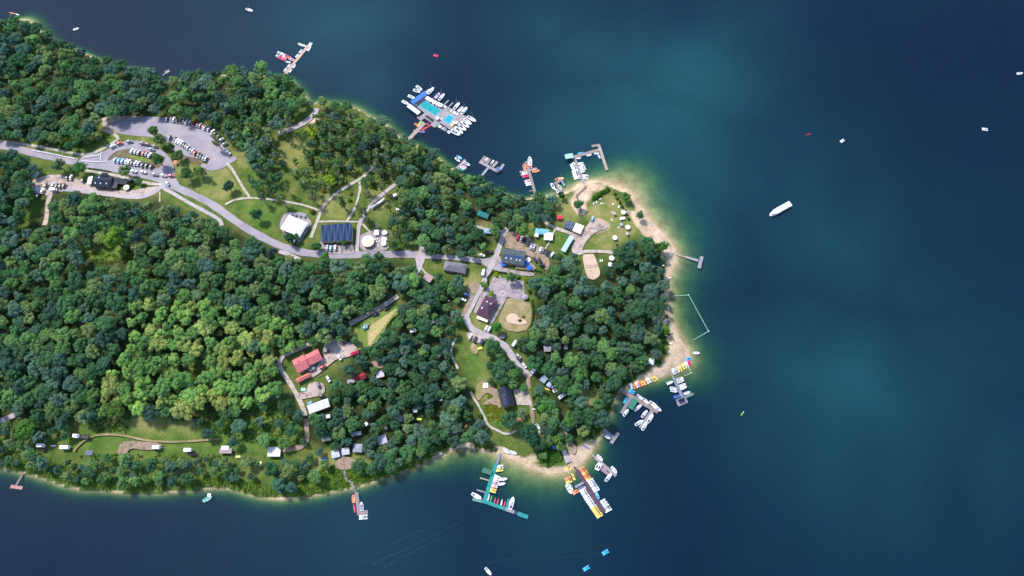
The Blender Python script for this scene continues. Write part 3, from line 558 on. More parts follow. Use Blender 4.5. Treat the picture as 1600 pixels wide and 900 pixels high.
NICE = {'rowing_boat': 'rowing boat', 'sailing_boat': 'sailing boat', 'dinghy': 'covered dinghy', 'motorboat': 'motorboat', 'pedal_boat': 'pedal boat', 'kayak': 'kayak', 'canoe': 'canoe', 'paddle_board': 'paddle board'}
def fleet(place, items, water=True):
    """items: px, py, deg, kind letter, colour, length"""
    K = {'r': 'rowing_boat', 's': 'sailing_boat', 'd': 'dinghy', 'm': 'motorboat', 'p': 'pedal_boat', 'k': 'kayak', 'c': 'canoe', 'b': 'paddle_board'}
    for kind in K:
        for col in sorted(set(i[4] for i in items if i[3] == kind)):
            sub = [i for i in items if i[3] == kind and i[4] == col]
            for it, o in zip(sub, ordinals(sub)):
                nm = NICE[K[kind]]; lab = f"{col} {nm} {place}" if not o else (f"{o} {col} {nm} {place}" if ' from' not in o else f"{o.split(' from')[0]} {col} {nm} from{o.split(' from')[1]} {place}")
                if len(lab.split()) > 16: lab = lab.replace(' of the plum jetty', '').replace('in the ', 'in ')
                boat(K[kind], it[0], it[1], it[2], col, lab, it[5] if len(it) > 5 else None, f"{nm}s {place}" if len(sub) > 1 else None, water)
# ------------------------------------------------------------------ jetties
def jetty(label, strips, cat='jetty', rails=False):
    """strips: (a, b, width m, colour)"""
    x0, y0, _ = GW(*strips[0][0]); e = empty('jetty', (x0, y0, 0), 0, label, cat)
    for k, (a, b_, w, c) in enumerate(strips):
        A = np.array(GW(*a, .5)[:2]); B = np.array(GW(*b_, .5)[:2]); d = B-A; L = float(np.hypot(*d)); an = math.atan2(d[1], d[0]); z = .50+.012*k
        m = MB(); m.box((0, 0, 0), (L, w, .16)); dk = m.obj('deck', M['deck'], e, color=c, loc=(A[0]+d[0]/2-x0, A[1]+d[1]/2-y0, z-.08), rz=an)
        MB().box((0, 0, 0), (max(L-.5, .3), w*.82, .42)).obj('pontoon', M['rubber'], e, loc=(A[0]+d[0]/2-x0, A[1]+d[1]/2-y0, z-.37), rz=an)
        if w > 1.3:
            u = d/L; nn = np.array([-u[1], u[0]])
            for q in ((0,) if L < 4 else (0, 1)):
                for s in (-1, 1):
                    c_ = A+u*(L-.4)*(q or .08)+nn*s*(w/2+.05); mobj('mooring_post', PM['mpost'], e, None, (c_[0]-x0, c_[1]-y0, 0))
    return e
# ------------------------------------------------------------------ vehicles
def wheels(e, xs=(-1.32, 1.32), y=.8, r=1.0):
    for x in xs:
        for s in (-1, 1): mobj('wheel', PM['wheel'], e, None, (x, s*y, .33*r), scale=(r, 1, r))
def vehicle(kind, px, py, deg, col, label, group=None, s=1.0):
    x, y, z = G(px, py, .7); z = hz(x, y)+LAYER[0]+.02; keep_disc(px, py, 9)
    e = empty(kind, (x, y, z), wang(px, py, deg), label, {'parked_car': 'car', 'moving_car': 'car', 'van': 'van', 'caravan': 'caravan', 'lorry': 'lorry'}[kind], group); c = CC[col]
    if 'car' == kind[-3:]: mobj('body', PM['car_body'], e, c); mobj('window', PM['car_glass'], e); mobj('roof', PM['car_roof'], e, c if col != 'blue' else (.5,.62,.8)); wheels(e)
    elif kind == 'van': mobj('body', PM['van_body'], e, c); mobj('windscreen', PM['van_glass'], e); wheels(e, (-1.5, 1.7), .86)
    elif kind == 'caravan':
        mobj('body', PM['cvan_body'], e, c, scale=(s, 1, 1)); mobj('roof_hatch', PM['cvan_hatch'], e, scale=(s, 1, 1)); mobj('window', PM['cvan_win'], e); mobj('drawbar', PM['drawbar'], e); wheels(e, (0,), 1.0)
    else:
        MB().box((-1.5, 0, .9), (5.6, 2.3, .25)).obj('load_bed', M['dark'], e); MB().box((-1.5, 1.12, 1.25), (5.6, .08, .5)).box((-1.5, -1.12, 1.25), (5.6, .08, .5)).box((-4.28, 0, 1.25), (.08, 2.2, .5)).obj('tailboard', M['rubber'], e)
        MB().box((3.4, 0, 1.6), (4.0, 2.3, 2.2), taper=.93).obj('cab', M['paint'], e, color=c); MB().box((2.2, 0, 2.74), (.9, 1.6, .08)).obj('window', M['glass'], e); wheels(e, (-3, 3.8), 1.05, 1.3)
    return e
def cars(place, items, group, kind='parked_car'):
    for col in sorted(set(i[3] for i in items)):
        sub = [i for i in items if i[3] == col]
        for it, o in zip(sub, ordinals(sub)):
            lab = f"{col} car {place}" if not o else (f"{o} {col} car {place}" if ' from' not in o else f"{o.split(' from')[0]} {col} car from{o.split(' from')[1]} {place}"); vehicle(kind, it[0], it[1], it[2], col, lab, group)
# ------------------------------------------------------------------ buildings
def rect(A, B, C, z):
    """three picked roof corners -> centre, length along AB, width, heading"""
    a, b, c = (np.array(G(*p, z)[:2]) for p in (A, B, C)); d = b-a; L = float(np.hypot(*d)); u = d/L; n = np.array([-u[1], u[0]]); w = float((c-b)@n)
    ctr = a+d/2+n*w/2; return ctr, L, abs(w), math.atan2(u[1], u[0])
def house(name, A, B, C, eave, rise, roofc, wallc, label, cat='house', kind='gable', rmat='roof', oh=.45, windows=3, chimney=None, skylights=(), solar=None, door=True, pad=True, kr=5):
    ctr, L, W, an = rect(A, B, C, eave); pr = [proj(ctr[0]+ca*L/2*math.cos(an)-cb*W/2*math.sin(an), ctr[1]+ca*L/2*math.sin(an)+cb*W/2*math.cos(an), eave+2) for ca, cb in ((-1, -1), (1, -1), (1, 1), (-1, 1))]
    keep_poly(pr); [keep_line([pr[i], pr[(i+1) % 4]], kr) for i in range(4)]
    g = hz(*ctr); e = empty(name, (ctr[0], ctr[1], g), an, label, cat)
    w2, l2 = W/2-oh, L/2-oh; b = MB(); z1 = eave-.1
    if kind == 'gable':
        p = [(-l2, -w2), (l2, -w2), (l2, w2), (-l2, w2)]; vs = [(x, y, -.6) for x, y in p]+[(x, y, z1) for x, y in p]+[(-l2, 0, z1+rise*.93), (l2, 0, z1+rise*.93)]
        b.add(vs, [(3, 2, 1, 0), (0, 1, 5, 4), (2, 3, 7, 6), (1, 2, 6, 9, 5), (3, 0, 4, 8, 7), (4, 5, 9, 8), (6, 7, 8, 9)])
    else: b.box((0, 0, (z1-.6)/2), (2*l2, 2*w2, z1+.6))
    b.obj('wall', M['wallp'], e, color=wallc)
    r = MB(); t = .18; hl, hw = L/2, W/2
    def slab(vt):
        n = len(vt); r.add([(x, y, z) for x, y, z in vt]+[(x, y, z-t) for x, y, z in vt], [tuple(range(n)), tuple(range(2*n-1, n-1, -1))]+[(i, n+i, n+(i+1) % n, (i+1) % n) for i in range(n)])
    if kind == 'gable': slab([(-hl, -hw, eave), (hl, -hw, eave), (hl, 0, eave+rise), (-hl, 0, eave+rise)]); slab([(hl, hw, eave), (-hl, hw, eave), (-hl, 0, eave+rise), (hl, 0, eave+rise)]); r.box((0, 0, eave+rise+.02), (L+.05, .3, .12))
    elif kind == 'hip':
        k = min(hl*.75, hw); slab([(-hl, -hw, eave), (hl, -hw, eave), (hl-k, 0, eave+rise), (-hl+k, 0, eave+rise)]); slab([(hl, hw, eave), (-hl, hw, eave), (-hl+k, 0, eave+rise), (hl-k, 0, eave+rise)]); slab([(hl, -hw, eave), (hl, hw, eave), (hl-k, 0, eave+rise)]); slab([(-hl, hw, eave), (-hl, -hw, eave), (-hl+k, 0, eave+rise)])
    elif kind == 'shed': slab([(-hl, -hw, eave), (hl, -hw, eave), (hl, hw, eave+rise), (-hl, hw, eave+rise)])
    elif kind == 'fold':
        n = 10; Sx = [(-hl+L*k/n, -hw, eave+rise*(k % 2)) for k in range(n+1)]; Nx = [(-hl+L*k/n, hw, eave+rise*((k+1) % 2)) for k in range(n+1)]
        for k in range(n):
            if k % 2 == 0: slab([Sx[k], Sx[k+1], Nx[k]]); slab([Sx[k+1], Nx[k+1], Nx[k]])
            else: slab([Sx[k], Sx[k+1], Nx[k+1]]); slab([Sx[k], Nx[k+1], Nx[k]])
    else: slab([(-hl, -hw, eave), (hl, -hw, eave), (hl, hw, eave), (-hl, hw, eave)]); r.box((0, hw-.1, eave+.1), (L, .15, .25)).box((0, -hw+.1, eave+.1), (L, .15, .25))
    ro = r.obj('roof', M[rmat], e, color=roofc)
    for k in range(windows):
        x = -l2+(k+.75)*2*l2/(windows+.5)
        for s in (-1, 1): MB().box((x, s*(w2+.02), min(1.7, eave*.55)), (1.1, .08, 1.0)).obj('window', M['glass'], e)
    if door: MB().box((l2*.15 if windows else 0, -w2-.03, 1.0), (1.0, .1, 2.0)).obj('door', M['dark'], e)
    def onroof(fx, fy): return fx*hl, fy*hw, (eave+rise*(1-abs(fy)) if kind in ('gable', 'hip') else eave+rise*(fy+1)/2)
    sl_ = math.atan2(rise, hw) if kind in ('gable', 'hip') else 0
    if chimney: x, y, z = onroof(*chimney); MB().box((x, y, z+.2), (.8, .8, 1.3)).obj('chimney', M['mulch'], ro)
    for fx, fy in skylights:
        x, y, z = onroof(fx, fy); m = MB().box((0, 0, 0), (.8, 1.1, .12)); o = m.obj('skylight', M['paint'], ro, color=(.62,.64,.68), loc=(x, y, z+.10)); o.rotation_euler = (sl_*(1 if fy < 0 else -1), 0, 0)
    if solar:
        fx0, fx1, fy0, fy1, nx_, ny_ = solar
        for i in range(nx_):
            for j in range(ny_):
                fx = fx0+(fx1-fx0)*(i+.5)/nx_; fy = fy0+(fy1-fy0)*(j+.5)/ny_; x, y, z = onroof(fx, fy); m = MB().box((0, 0, 0), ((fx1-fx0)*hl/nx_*.9, (fy1-fy0)*hw/ny_*.9/max(math.cos(sl_), .2), .06)); o = m.obj('solar_panel', M['solar'], ro, color=(.03,.045,.11), loc=(x, y, z+.14)); o.rotation_euler = (sl_*(1 if fy < 0 else -1), 0, 0)
    return e
def canopy(name, A, B, C, h, col, label, cat='canopy', rise=.5, kind='tent', mat='cloth', water=False, posts=4, deckz=0):
    zc = h; ctr, L, W, an = rect(A, B, C, zc); g = 0.5 if water else hz(*ctr)
    e = empty(name, (ctr[0], ctr[1], g), an, label, cat); b = MB(); hl, hw = L/2, W/2
    if not water: keep_disc(*proj(ctr[0], ctr[1], g+h), max(L, W)*1.1+4)
    if kind == 'tent':
        vs = [(-hl, -hw, h), (hl, -hw, h), (hl, hw, h), (-hl, hw, h), (-hl*.35, 0, h+rise), (hl*.35, 0, h+rise)]; vs += [(x, y, z-.08) for x, y, z in vs]
        f = [(0, 1, 5, 4), (1, 2, 5), (2, 3, 4, 5), (3, 0, 4)]; b.add(vs, f+[tuple(i+6 for i in reversed(q)) for q in f]+[(0, 6, 7, 1), (1, 7, 8, 2), (2, 8, 9, 3), (3, 9, 6, 0)])
    elif kind == 'wave':
        n = 13; top = [[(-hl+L*i/(n-1), -hw+W*j/6, h+rise*abs(math.sin(PI*i/(n-1)*3))*(1-.35*abs(j-3)/3)+.3*j/6) for i in range(n)] for j in range(7)]; vs = [v for r_ in top for v in r_]; m = len(vs); vs += [(x, y, z-.08) for x, y, z in vs]
        fs = [(j*n+i, j*n+i+1, (j+1)*n+i+1, (j+1)*n+i) for j in range(6) for i in range(n-1)]; b.add(vs, fs+[tuple(q+m for q in reversed(f)) for f in fs])
    else: b.box((0, 0, h), (L, W, .12))
    b.obj('roof' if mat != 'cloth' else 'canopy', M[mat], e, color=CC.get(col, col) if isinstance(col, str) else col)
    for sx in (-1, 1):
        for sy in (-1, 1): MB().tube((sx*(hl-.15), sy*(hw-.15), 0), (sx*(hl-.15), sy*(hw-.15), h-.05), .05).obj('post', M['metal'], e)
    return e
def parasol(px, py, r, col, label, n=12, h=.55, group=None, z=2.5, gz=None):
    x, y, zz = G(px, py, z) if gz is None else GW(px, py, z+gz); g = hz(x, y) if gz is None else gz; e = empty('parasol', (x, y, g), random.uniform(0, 1), label, 'parasol', group)
    if gz is None: keep_disc(px, py, r/.45+3)
    parasol_mesh(r, n, z-.25, h).obj('canopy', M['cloth'], e, color=CC.get(col, col) if isinstance(col, str) else col); mobj('pole', PM['pole'], e); mobj('base', PM['foot'], e); return e
def small(name, px, py, deg, dims, col, label, cat, z=0.0, water=False, mat='paint', legs=True, group=None, gz=None):
    """low furniture: a top on legs"""
    x, y, zz = (GW(px, py, .6) if water else G(px, py, dims[2])); g = (.5 if water else hz(x, y)+.1) if gz is None else gz; e = empty(name, (x, y, g), wang(px, py, deg), label, cat, group); c = CC.get(col, col) if isinstance(col, str) else col
    MB().box((0, 0, dims[2]), (dims[0], dims[1], .1)).obj('top', M[mat], e, color=c)
    if legs:
        for sx in (-1, 1):
            for sy in (-1, 1): MB().box((sx*(dims[0]/2-.08), sy*(dims[1]/2-.08), dims[2]/2), (.07, .07, dims[2]-.1)).obj('leg', M['metal'], e)
    return e
BRN = (.36, .28, .26); LIL = (.40, .345, .36); TEAL = (.04, .33, .30); GRY = (.27, .28, .32); PLUM = (.125, .085, .11); PALE = (.50, .42, .36)
# ------------------------------------------------------------------ jetties with their boats
jetty('sandy brown jetty lined with white boats off the north wood', [((445, 116), (482, 71), 2.2, (.60, .42, .32)), ((462, 95), (450, 90), 1.2, (.6, .42, .32))])
fleet('at the sandy brown jetty', [(470,70,-25,'r','white',4.6),(474.5,71.5,-20,'r','white',4.6),(484.5,70,60,'p','white',4.3),(482.3,76,60,'p','white',4.3),(469.8,80,50,'r','white',3.8),(464.4,87,50,'r','white',3.8),(451.5,102.4,50,'r','white',3.8),(446,108.7,50,'r','white',3.8),
 (454,110.4,50,'r','white',3.8),(459.7,103.3,60,'r','white',3.8),(450.6,97,-10,'r','white',3.8),(448,117.5,65,'r','white',3.6),(437.5,83.5,-30,'m','white',4.6),(441.5,84.8,-30,'p','white',3.9),(434.5,87.3,-15,'p','silver',3.6),(447,87,-25,'p','crimson',3.8),(437,89.5,-25,'p','crimson',3.8),(443.5,92.6,-25,'p','crimson',3.8),(451.2,89.2,-25,'p','crimson',3.8),(455,92.4,-25,'p','pink',3.8),(445,88.8,-25,'p','pink',3.8)])
# swimming platform
P0 = GW(690, 175, 0); e = empty('floating_lido', (P0[0], P0[1], 0), 0, 'floating bathing platform with two pools and a long footbridge', 'lido')
def wpoly(px, z=.5): return [(GW(a, b_, z)[0]-P0[0], GW(a, b_, z)[1]-P0[1]) for a, b_ in px]
m = MB(); m.prism(wpoly([(665,148.5),(730.5,183),(707,205),(644,163)]), -.3, .55); m.prism(wpoly([(658,181),(665,175),(690,190),(683,198)]), -.3, .53); m.obj('deck', M['deck'], e, color=LIL)
MB().prism(wpoly([(651,183.5),(657.5,178.5),(664,184),(657.5,189)]), -.3, .51).obj('side_deck', M['deck'], e, color=LIL)
MB().prism(wpoly([(672,194.5),(678,190),(684,195),(678.5,199.5)]), -.3, .51).obj('side_deck', M['deck'], e, color=LIL)
MB().prism(wpoly([(663.3,181.6),(667,179.8),(679.2,187.4),(675.6,191.3)]), .50, .56).obj('harbour_basin', M['glass'], e)
MB().prism(wpoly([(664.0,156.6),(690.3,172),(680.6,182.3),(653.8,165.3)]), .5, .60).obj('pool_edge', M['deck'], e, color=(.45, .50, .62)); MB().prism(wpoly([(664.3,157.8),(689,172.2),(680,181),(655.5,165.2)]), .5, .64).obj('swimming_pool', M['pool'], e)
MB().prism(wpoly([(701,178),(710.8,183.4),(701.2,195),(691,188.5)]), .5, .60).obj('pool_edge', M['deck'], e, color=(.45, .50, .62)); MB().prism(wpoly([(701,179.1),(709.6,183.6),(701.2,193.8),(692.4,188.4)]), .5, .64).obj('paddling_pool', M['pool2'], e)
MB().prism(wpoly([(661,190),(665.5,193.5),(640.5,219.5),(636.5,216)]), .2, .5).obj('footbridge', M['deck'], e, color=(.50, .38, .33))
for a, b_ in (((694.5,163.2),(701,156.5)), ((701.5,166.5),(707.6,160.4))):
    pa = GW(*a, .4); pb = GW(*b_, .4); d = (pb[0]-pa[0], pb[1]-pa[1]); MB().box((0, 0, 0), (math.hypot(*d), .7, .3)).obj('finger_pier', M['deck'], e, color=(.5, .47, .48), loc=((pa[0]+pb[0])/2-P0[0], (pa[1]+pb[1])/2-P0[1], .3), rz=math.atan2(d[1], d[0]))
canopy('awning', (641,158.5), (646,163.5), (667.5,147.2), 3.0, (.05,.17,.50), 'long blue sunroof along the west end of the floating lido', 'awning', kind='flat', mat='roof', water=True)
canopy('awning', (635.5,167), (652.5,179.8), (657.5,175.5), 2.2, 'white', 'long white awning on the south-west edge of the floating lido', 'awning', .5, 'tent', water=True)
pts = [(668,153.2),(673,156),(678.5,159.5),(684,162),(688.5,164)]
for (a, b_), o in zip(pts, ordinals(pts)): parasol(a, b_, 2.0, 'white', f'square white sunshade on the upper lido edge, {o}', 4, .5, 'sunshades on the lido edge', 2.3, .55)
parasol(683.5, 184, 1.9, (.62,.50,.66), 'pale pink square sunshade between the two pools', 4, .4, None, 2.3, .55)
canopy('sun_sail', (707,189.5), (715,190), (714,194), 2.6, 'white', 'white sun sail over the corner of the small pool', 'sun sail', .3, 'tent', water=True)
small('pool_toy', 706.5, 196, 30, (2.6, 2.2, .9), 'yellow', 'yellow inflatable on the deck beside the small pool', 'inflatable', water=True, legs=False)
pts = [(694.5,166.2),(696.2,168),(705,173.5),(709,176),(711.5,177.5),(714.5,178.8),(690,186),(650,164.5)]
for (a, b_), o in zip(pts, ordinals(pts)): small('sun_lounger', a, b_, 50, (1.9, .8, .4), 'white', f'white sun lounger on the lido deck, {o}', 'sun lounger', water=True, group='loungers on the lido')
fleet('at the floating lido', [(655,138.2,-38,'m','white',6.2),(651.5,142.6,-20,'m','white',6.0),(643,152,-24,'m','white',6.0),(633.5,160.8,-26,'m','white',6.0),(673.5,142.2,50,'s','white',7.6),(668.8,143,40,'m','white',5.4),(683.5,149.8,48,'m','purple',6.4),(690,152,50,'s','white',7.4),
 (713.6,166,50,'s','white',7.4),(719.8,170.9,45,'m','white',5.6),(725.4,173.2,50,'s','white',7.6),(737,186.4,-30,'s','white',8.2),(731,190.6,-38,'s','white',7.6),(727,195,-38,'d','white',8),(722,199.8,-35,'d','white',8.2),(717,204.3,-38,'d','white',8.6),(712,208,-28,'m','white',8),
 (689,198.5,-30,'p','white',4.2),(693,201,-30,'p','white',4.2),(696.5,203.5,-30,'p','silver',4.2),(700,205.5,-30,'p','white',4.2),(683.8,196,38,'k','green',4.6),(682.5,195,38,'k','turquoise',4.4),(668.6,195.6,-38,'k','crimson',4.5),(670,194.5,-38,'k','red',4.5),(661.5,200.6,32,'k','red',5),(663,202,32,'k','crimson',5),(665,200.5,32,'k','orange',4.6),(659,206,0,'k','purple',5),(656,192.6,60,'k','lime',4.6),(654.6,193.4,60,'k','yellow',4.6),(658,192.3,55,'k','green',4.6),(649.8,195.5,-40,'k','orange',4.4),(652,194.5,-40,'k','orange',4.4),(649,203,20,'k','orange',4.2)])
jetty('short jetty with coloured boats partly under the north trees', [((711,266), (727,249.5), 1.9, LIL)])
fleet('at the short jetty under the north trees', [(718,246.3,-32,'s','sky blue',5.2),(715,249.8,-38,'d','white',5),(729.5,256.3,-28,'m','white',5.4),(725,260,-22,'r','pink',4.6),(723.5,262.3,-18,'r','white',4.6),(721,265,-18,'d','teal',4.8),(711.5,262.5,30,'k','white',3.4)])
jetty('comb-shaped grey boat shelter jetty with two slips', [((741,288.5), (764.5,260), 1.7, (.36,.36,.42)), ((749,252.5), (780,268.8), 2.3, LIL), ((753,252), (758.5,244.5), 2.6, BRN), ((758,246), (765.5,250), 1.6, LIL), ((760.5,256), (765.5,249), 1.9, BRN), ((770,260.5), (777,252.5), 2.0, LIL), ((779,268), (787,256.5), 2.0, LIL)])
fleet('in the slips of the comb-shaped jetty', [(760.3,249.8,55,'s','white',4.2),(769.4,253.6,55,'s','white',4.4)])
canopy('boat_shelter', (773.5,265.5), (778.5,268.6), (782,263.2), 2.4, (.13,.17,.30), 'blue-grey flat shelter on the comb-shaped jetty', 'shelter', kind='flat', mat='roof', water=True)
jetty('cross-shaped plum jetty with orange boats', [((838,308), (822,252), 2.0, BRN), ((812,269), (839,263), 1.6, LIL), ((827,298.5), (832.5,297.8), .6, PALE), ((829.5,306), (835,305), .6, PALE)])
fleet('at the cross-shaped jetty', [(827.8,252,95,'r','white',7.5),(829.2,258,95,'r','orange',5),(819.3,260.8,100,'r','orange',5.6),(837.5,267.4,8,'r','orange',5.6),(819.5,270.8,8,'p','white',4.4),(821,274.8,12,'p','crimson',4.6),(817,273,8,'k','silver',4),(824,283.5,12,'p','pink',4.2),(826,287.6,10,'p','white',4.2),(824.5,281,10,'k','pink',4),(843.8,307.5,-78,'s','white',4.4)])
jetty('L-shaped jetty with the orange sailing boat', [((866,286.5), (880,280.5), 1.6, LIL), ((868,284), (877,300), 2.1, BRN), ((877,281.5), (882.5,290.5), 1.3, (.36,.38,.50))])
fleet('at the jetty with the orange sailing boat', [(874.6,280,9,'s','orange',6.8),(864.2,292,-60,'d','white',6.2),(875,293,-52,'r','white',4.4),(871.3,299.5,-52,'d','white',4.8)])
jetty('long F-shaped jetty on the north cape', [((914.5,292), (897,246), 1.9, LIL), ((893,246.2), (936,234), 2.4, BRN), ((935.3,226), (948.5,265.8), 2.1, (.50,.40,.30)), ((924.5,228.5), (936,226.2), 1.9, BRN)])
canopy('boathouse', (883.8,249), (896.2,247), (894.5,239.8), 3.2, (.36,.60,.62), 'pale turquoise boathouse roof at the end of the F-shaped jetty', 'boathouse', kind='flat', mat='roof', water=True)
fleet('at the F-shaped jetty', [(907.5,239.8,8,'p','sky blue',3.8),(904,247,3,'r','white',3.8),(920.5,242.2,12,'r','white',3.8),(932.5,239.7,5,'r','white',3.8),(936.3,244.8,-62,'r','white',3.6),(907.3,255.8,4,'p','white',4),(909.6,260.6,15,'p','white',4.2),(911,264,20,'p','white',4.2),(909.6,267.8,25,'p','white',4),
 (894.8,256.6,35,'p','white',4),(895.6,259.6,25,'p','white',4),(897,262.4,25,'p','white',4),(898.2,265,20,'p','white',4),(898.8,268.6,15,'p','white',4.6),(899.4,271.6,15,'p','white',4.6),(900.4,274.6,15,'p','white',4.6),(901.4,277.6,15,'p','white',4.4),(914.5,275,-8,'p','white',4.2),(915,278,-8,'p','white',4.2)])
jetty('T-shaped jetty alone on the east beach', [((1056,397.5), (1071,401.5), .9, (.55,.42,.26)), ((1070,401.2), (1091,407), 1.7, (.42,.38,.38)), ((1096.8,400.5), (1092.3,419), 2.4, LIL)])
jetty('grey jetty of the motorboats at the south-east beach', [((1045.5,579), (1053,591.5), .9, LIL), ((1052,589.5), (1067,621), 2.0, (.30,.31,.36)), ((1056.5,626.5), (1083.5,615), 1.6, (.22,.28,.24)), ((1058.5,632), (1073.5,625.5), 3.0, LIL)])
canopy('pontoon_cabin', (1061.5,629.8), (1070.5,626.2), (1068.2,621.6), 1.9, (.012,.016,.06), 'navy canopy roof on the end float of the motorboat jetty', 'canopy', kind='flat', water=True)
fleet('at the grey motorboat jetty', [(1046.7,598,22,'m','white',4.6),(1062.5,592,20,'m','white',4.8),(1063.5,595.6,20,'m','white',4.8),(1066.5,602,22,'m','white',4.8),(1068,606,22,'m','white',4.8),(1052,607,-12,'m','white',4.6),(1053,611,-12,'m','white',4.6),(1073.5,614,18,'r','white',4.6),(1058,619.6,18,'m','blue',4.8)])
jetty('big branching jetty under the green roof', [((968.5,608.5), (975,612), 1.0, LIL), ((973,611.5), (1028.5,643.5), 2.7, BRN), ((985,622), (971,646), 2.2, (.30,.28,.30)), ((1019,642.5), (1000.5,669), 2.6, LIL)])
canopy('boathouse', (980.3,636.2), (988.2,641), (996.8,625.6), 2.8, (.035,.22,.14), 'flat green roof over the big branching jetty', 'boathouse', kind='flat', mat='roof', water=True)
fleet('at the big branching jetty', [(987,611.8,-25,'p','sky blue',4.4),(978.2,626.2,62,'p','sky blue',4.4),(1000,620.8,-42,'s','white',5),(1008.7,626.7,-40,'s','white',5.6),(1021.5,633,-38,'s','white',7.2),(1027.5,638.5,-35,'m','white',5.6),(996.7,637,40,'s','white',6.4),(978,644.7,55,'s','white',6),(1007,646.7,52,'s','white',6.2),(1016,654,58,'s','white',6.8),(998.5,660.7,32,'s','white',6.2),(1007,666,60,'s','white',6.4)])
jetty('small plain T-shaped jetty south of the green roof', [((942.5,671.5), (958,682.5), 2.1, LIL), ((966,676), (955,692.5), 2.2, LIL)])
fleet('at the small plain T-shaped jetty', [(948,682,-32,'s','white',6)])
jetty('narrow diagonal jetty near the boat ramp', [((921.5,707.5), (931,715.5), .9, PALE), ((930,715), (962.5,743.5), 2.0, LIL), ((939.5,732.5), (951.5,741.5), 2.0, (.42,.26,.27))])
fleet('at the narrow diagonal jetty', [(937.3,715.7,-45,'r','white',5),(933.4,728,60,'d','white',5.2),(936.8,729.6,60,'d','white',5.2),(959.4,734.4,-50,'r','white',5.2),(950.7,746,52,'s','white',6.4),(944.4,734,-40,'r','pink',3.6)])
jetty('dark plum jetty packed with pedal boats', [((897.2,729.2), (903,736.5), 1.0, PLUM), ((901.5,735), (944.5,801), 2.9, PLUM)])
canopy('boathouse', (897.6,759.8), (899.5,763.2), (912.5,756.2), 2.8, (.30,.30,.38), 'grey-lilac roofed hire hut beside the plum jetty', 'hire hut', kind='flat', mat='roof', water=True)
R1 = [(909.5,732.8,'orange'),(911.5,736.2,'orange'),(913.5,739,'yellow'),(915.3,742,'orange'),(917.3,745.2,'orange'),(919,748.6,'yellow'),(922.6,751.4,'white'),(924.6,754.6,'white'),(926.6,757.8,'white'),(929,761.4,'white'),(931.4,765,'white')]
R2 = [(911,766.6,'white'),(913,770.2,'white'),(915.2,773.8,'white'),(917.4,777.2,'white'),(919.6,780.6,'white'),(921.8,783.8,'white'),(924,787,'white'),(926,790.2,'white'),(928.2,793.4,'yellow'),(930.2,796.4,'yellow'),(932.2,799.4,'yellow'),(934.4,802.4,'yellow'),(936.4,805.2,'yellow')]
fleet('in right-hand plum jetty row', [(a, b_, 28, 'p', c, 4.3) for a, b_, c in R1]); fleet('in left-hand plum jetty row', [(a, b_, 30, 'p', c, 4.3) for a, b_, c in R2])
fleet('at the far end of the plum jetty', [(941.5,784,28,'p','white',4.4),(944.6,788.2,28,'p','white',4.4),(947.8,792.4,28,'p','silver',4.6),(950,796.2,28,'p','white',4.6),(933.5,774.6,-66,'m','sky blue',4.8)])
fleet('beside the grey hire hut', [(887.6,748.4,18,'p','orange',4.4),(888.8,752,18,'p','yellow',4.4),(895,745,-70,'k','yellow',4.6),(897,745.6,-70,'k','yellow',4.6),(889.4,764.5,-60,'r','white',6.6),(892.8,761,-62,'k','white',4.8),(899.4,768.6,32,'p','orange',4.4),(909.5,762.6,25,'r','white',4.8)])
jetty('turquoise-green jetty with kayaks in the south bay', [((788,679), (781,711), 1.1, (.5,.44,.34)), ((782,708), (776.5,726), 1.3, (.30,.33,.46)), ((775.5,724), (757,783), 2.5, TEAL), ((738.5,779.5), (758,784), 2.0, (.20,.36,.34)), ((754,782.5), (793.5,796.5), 2.2, TEAL), ((795.2,779.5), (792,796), 1.9, TEAL), ((790,795.5), (804.5,800.5), 2.0, LIL), ((803,800), (810.5,803), 1.6, (.05,.10,.2)), ((809,802.5), (825,808), 2.4, TEAL), ((750,746.7), (764,750.8), .8, PALE), ((745,765.3), (757.5,769.3), .8, LIL)])
canopy('pontoon_shelter', (752.6,738.2), (767.5,743), (769.6,735.2), 1.2, (.05,.17,.12), 'flat dark green floating shelter beside the turquoise jetty', 'shelter', kind='flat', mat='roof', water=True)
fleet('at the turquoise jetty', [(781,729.6,5,'p','white',4.6),(780.5,733.8,8,'p','yellow',4.6),(777.3,746.4,-28,'p','white',4.6),(775.4,750.4,-16,'p','white',4.4),(774.2,754,-16,'p','pink',4.4),(772.6,758.4,-16,'p','white',4.4),(771.4,762.6,-14,'p','orange',4.4),(769.6,766.4,-14,'p','yellow',4.6),(787.4,748.6,8,'r','white',4.4),(784.4,756,12,'r','white',4.4),
 (763.2,777.4,75,'c','white',5),(767.2,780,75,'k','green',4.8),(772.8,782.6,78,'c','crimson',4.6),(777.6,784,78,'c','crimson',4.6),(783.4,786,78,'c','white',4.8),(788.3,788,78,'c','crimson',4.4),(799.6,786.2,76,'s','white',8),(744.8,775.3,-28,'s','white',7)])
jetty('small pinkish jetty below the wooden steps', [((553,762), (557,771), .9, (.25,.23,.26)), ((556.6,769.5), (561.2,804), 2.3, BRN), ((558.5,802.5), (574.5,799.5), 2.2, BRN)])
fleet('at the small pinkish jetty', [(552.3,779.4,96,'r','orange',5),(553.6,794.5,100,'c','crimson',5.4),(565.2,791,95,'m','silver',5.6),(567.8,808,5,'p','silver',5.4)])
jetty('tiny jetty with a pink float in the lower left bay', [((36,739.5), (25,758.5), 1.2, (.30,.24,.26)), ((16.5,760), (35,762.5), 2.0, (.55,.30,.27))])
jetty('tiny grey platform at the north-west shore', [((254,118), (259,113.5), .8, LIL), ((258.5,113.6), (264.5,110.2), 2.4, LIL)])
e_ = G(521, 706, .4)
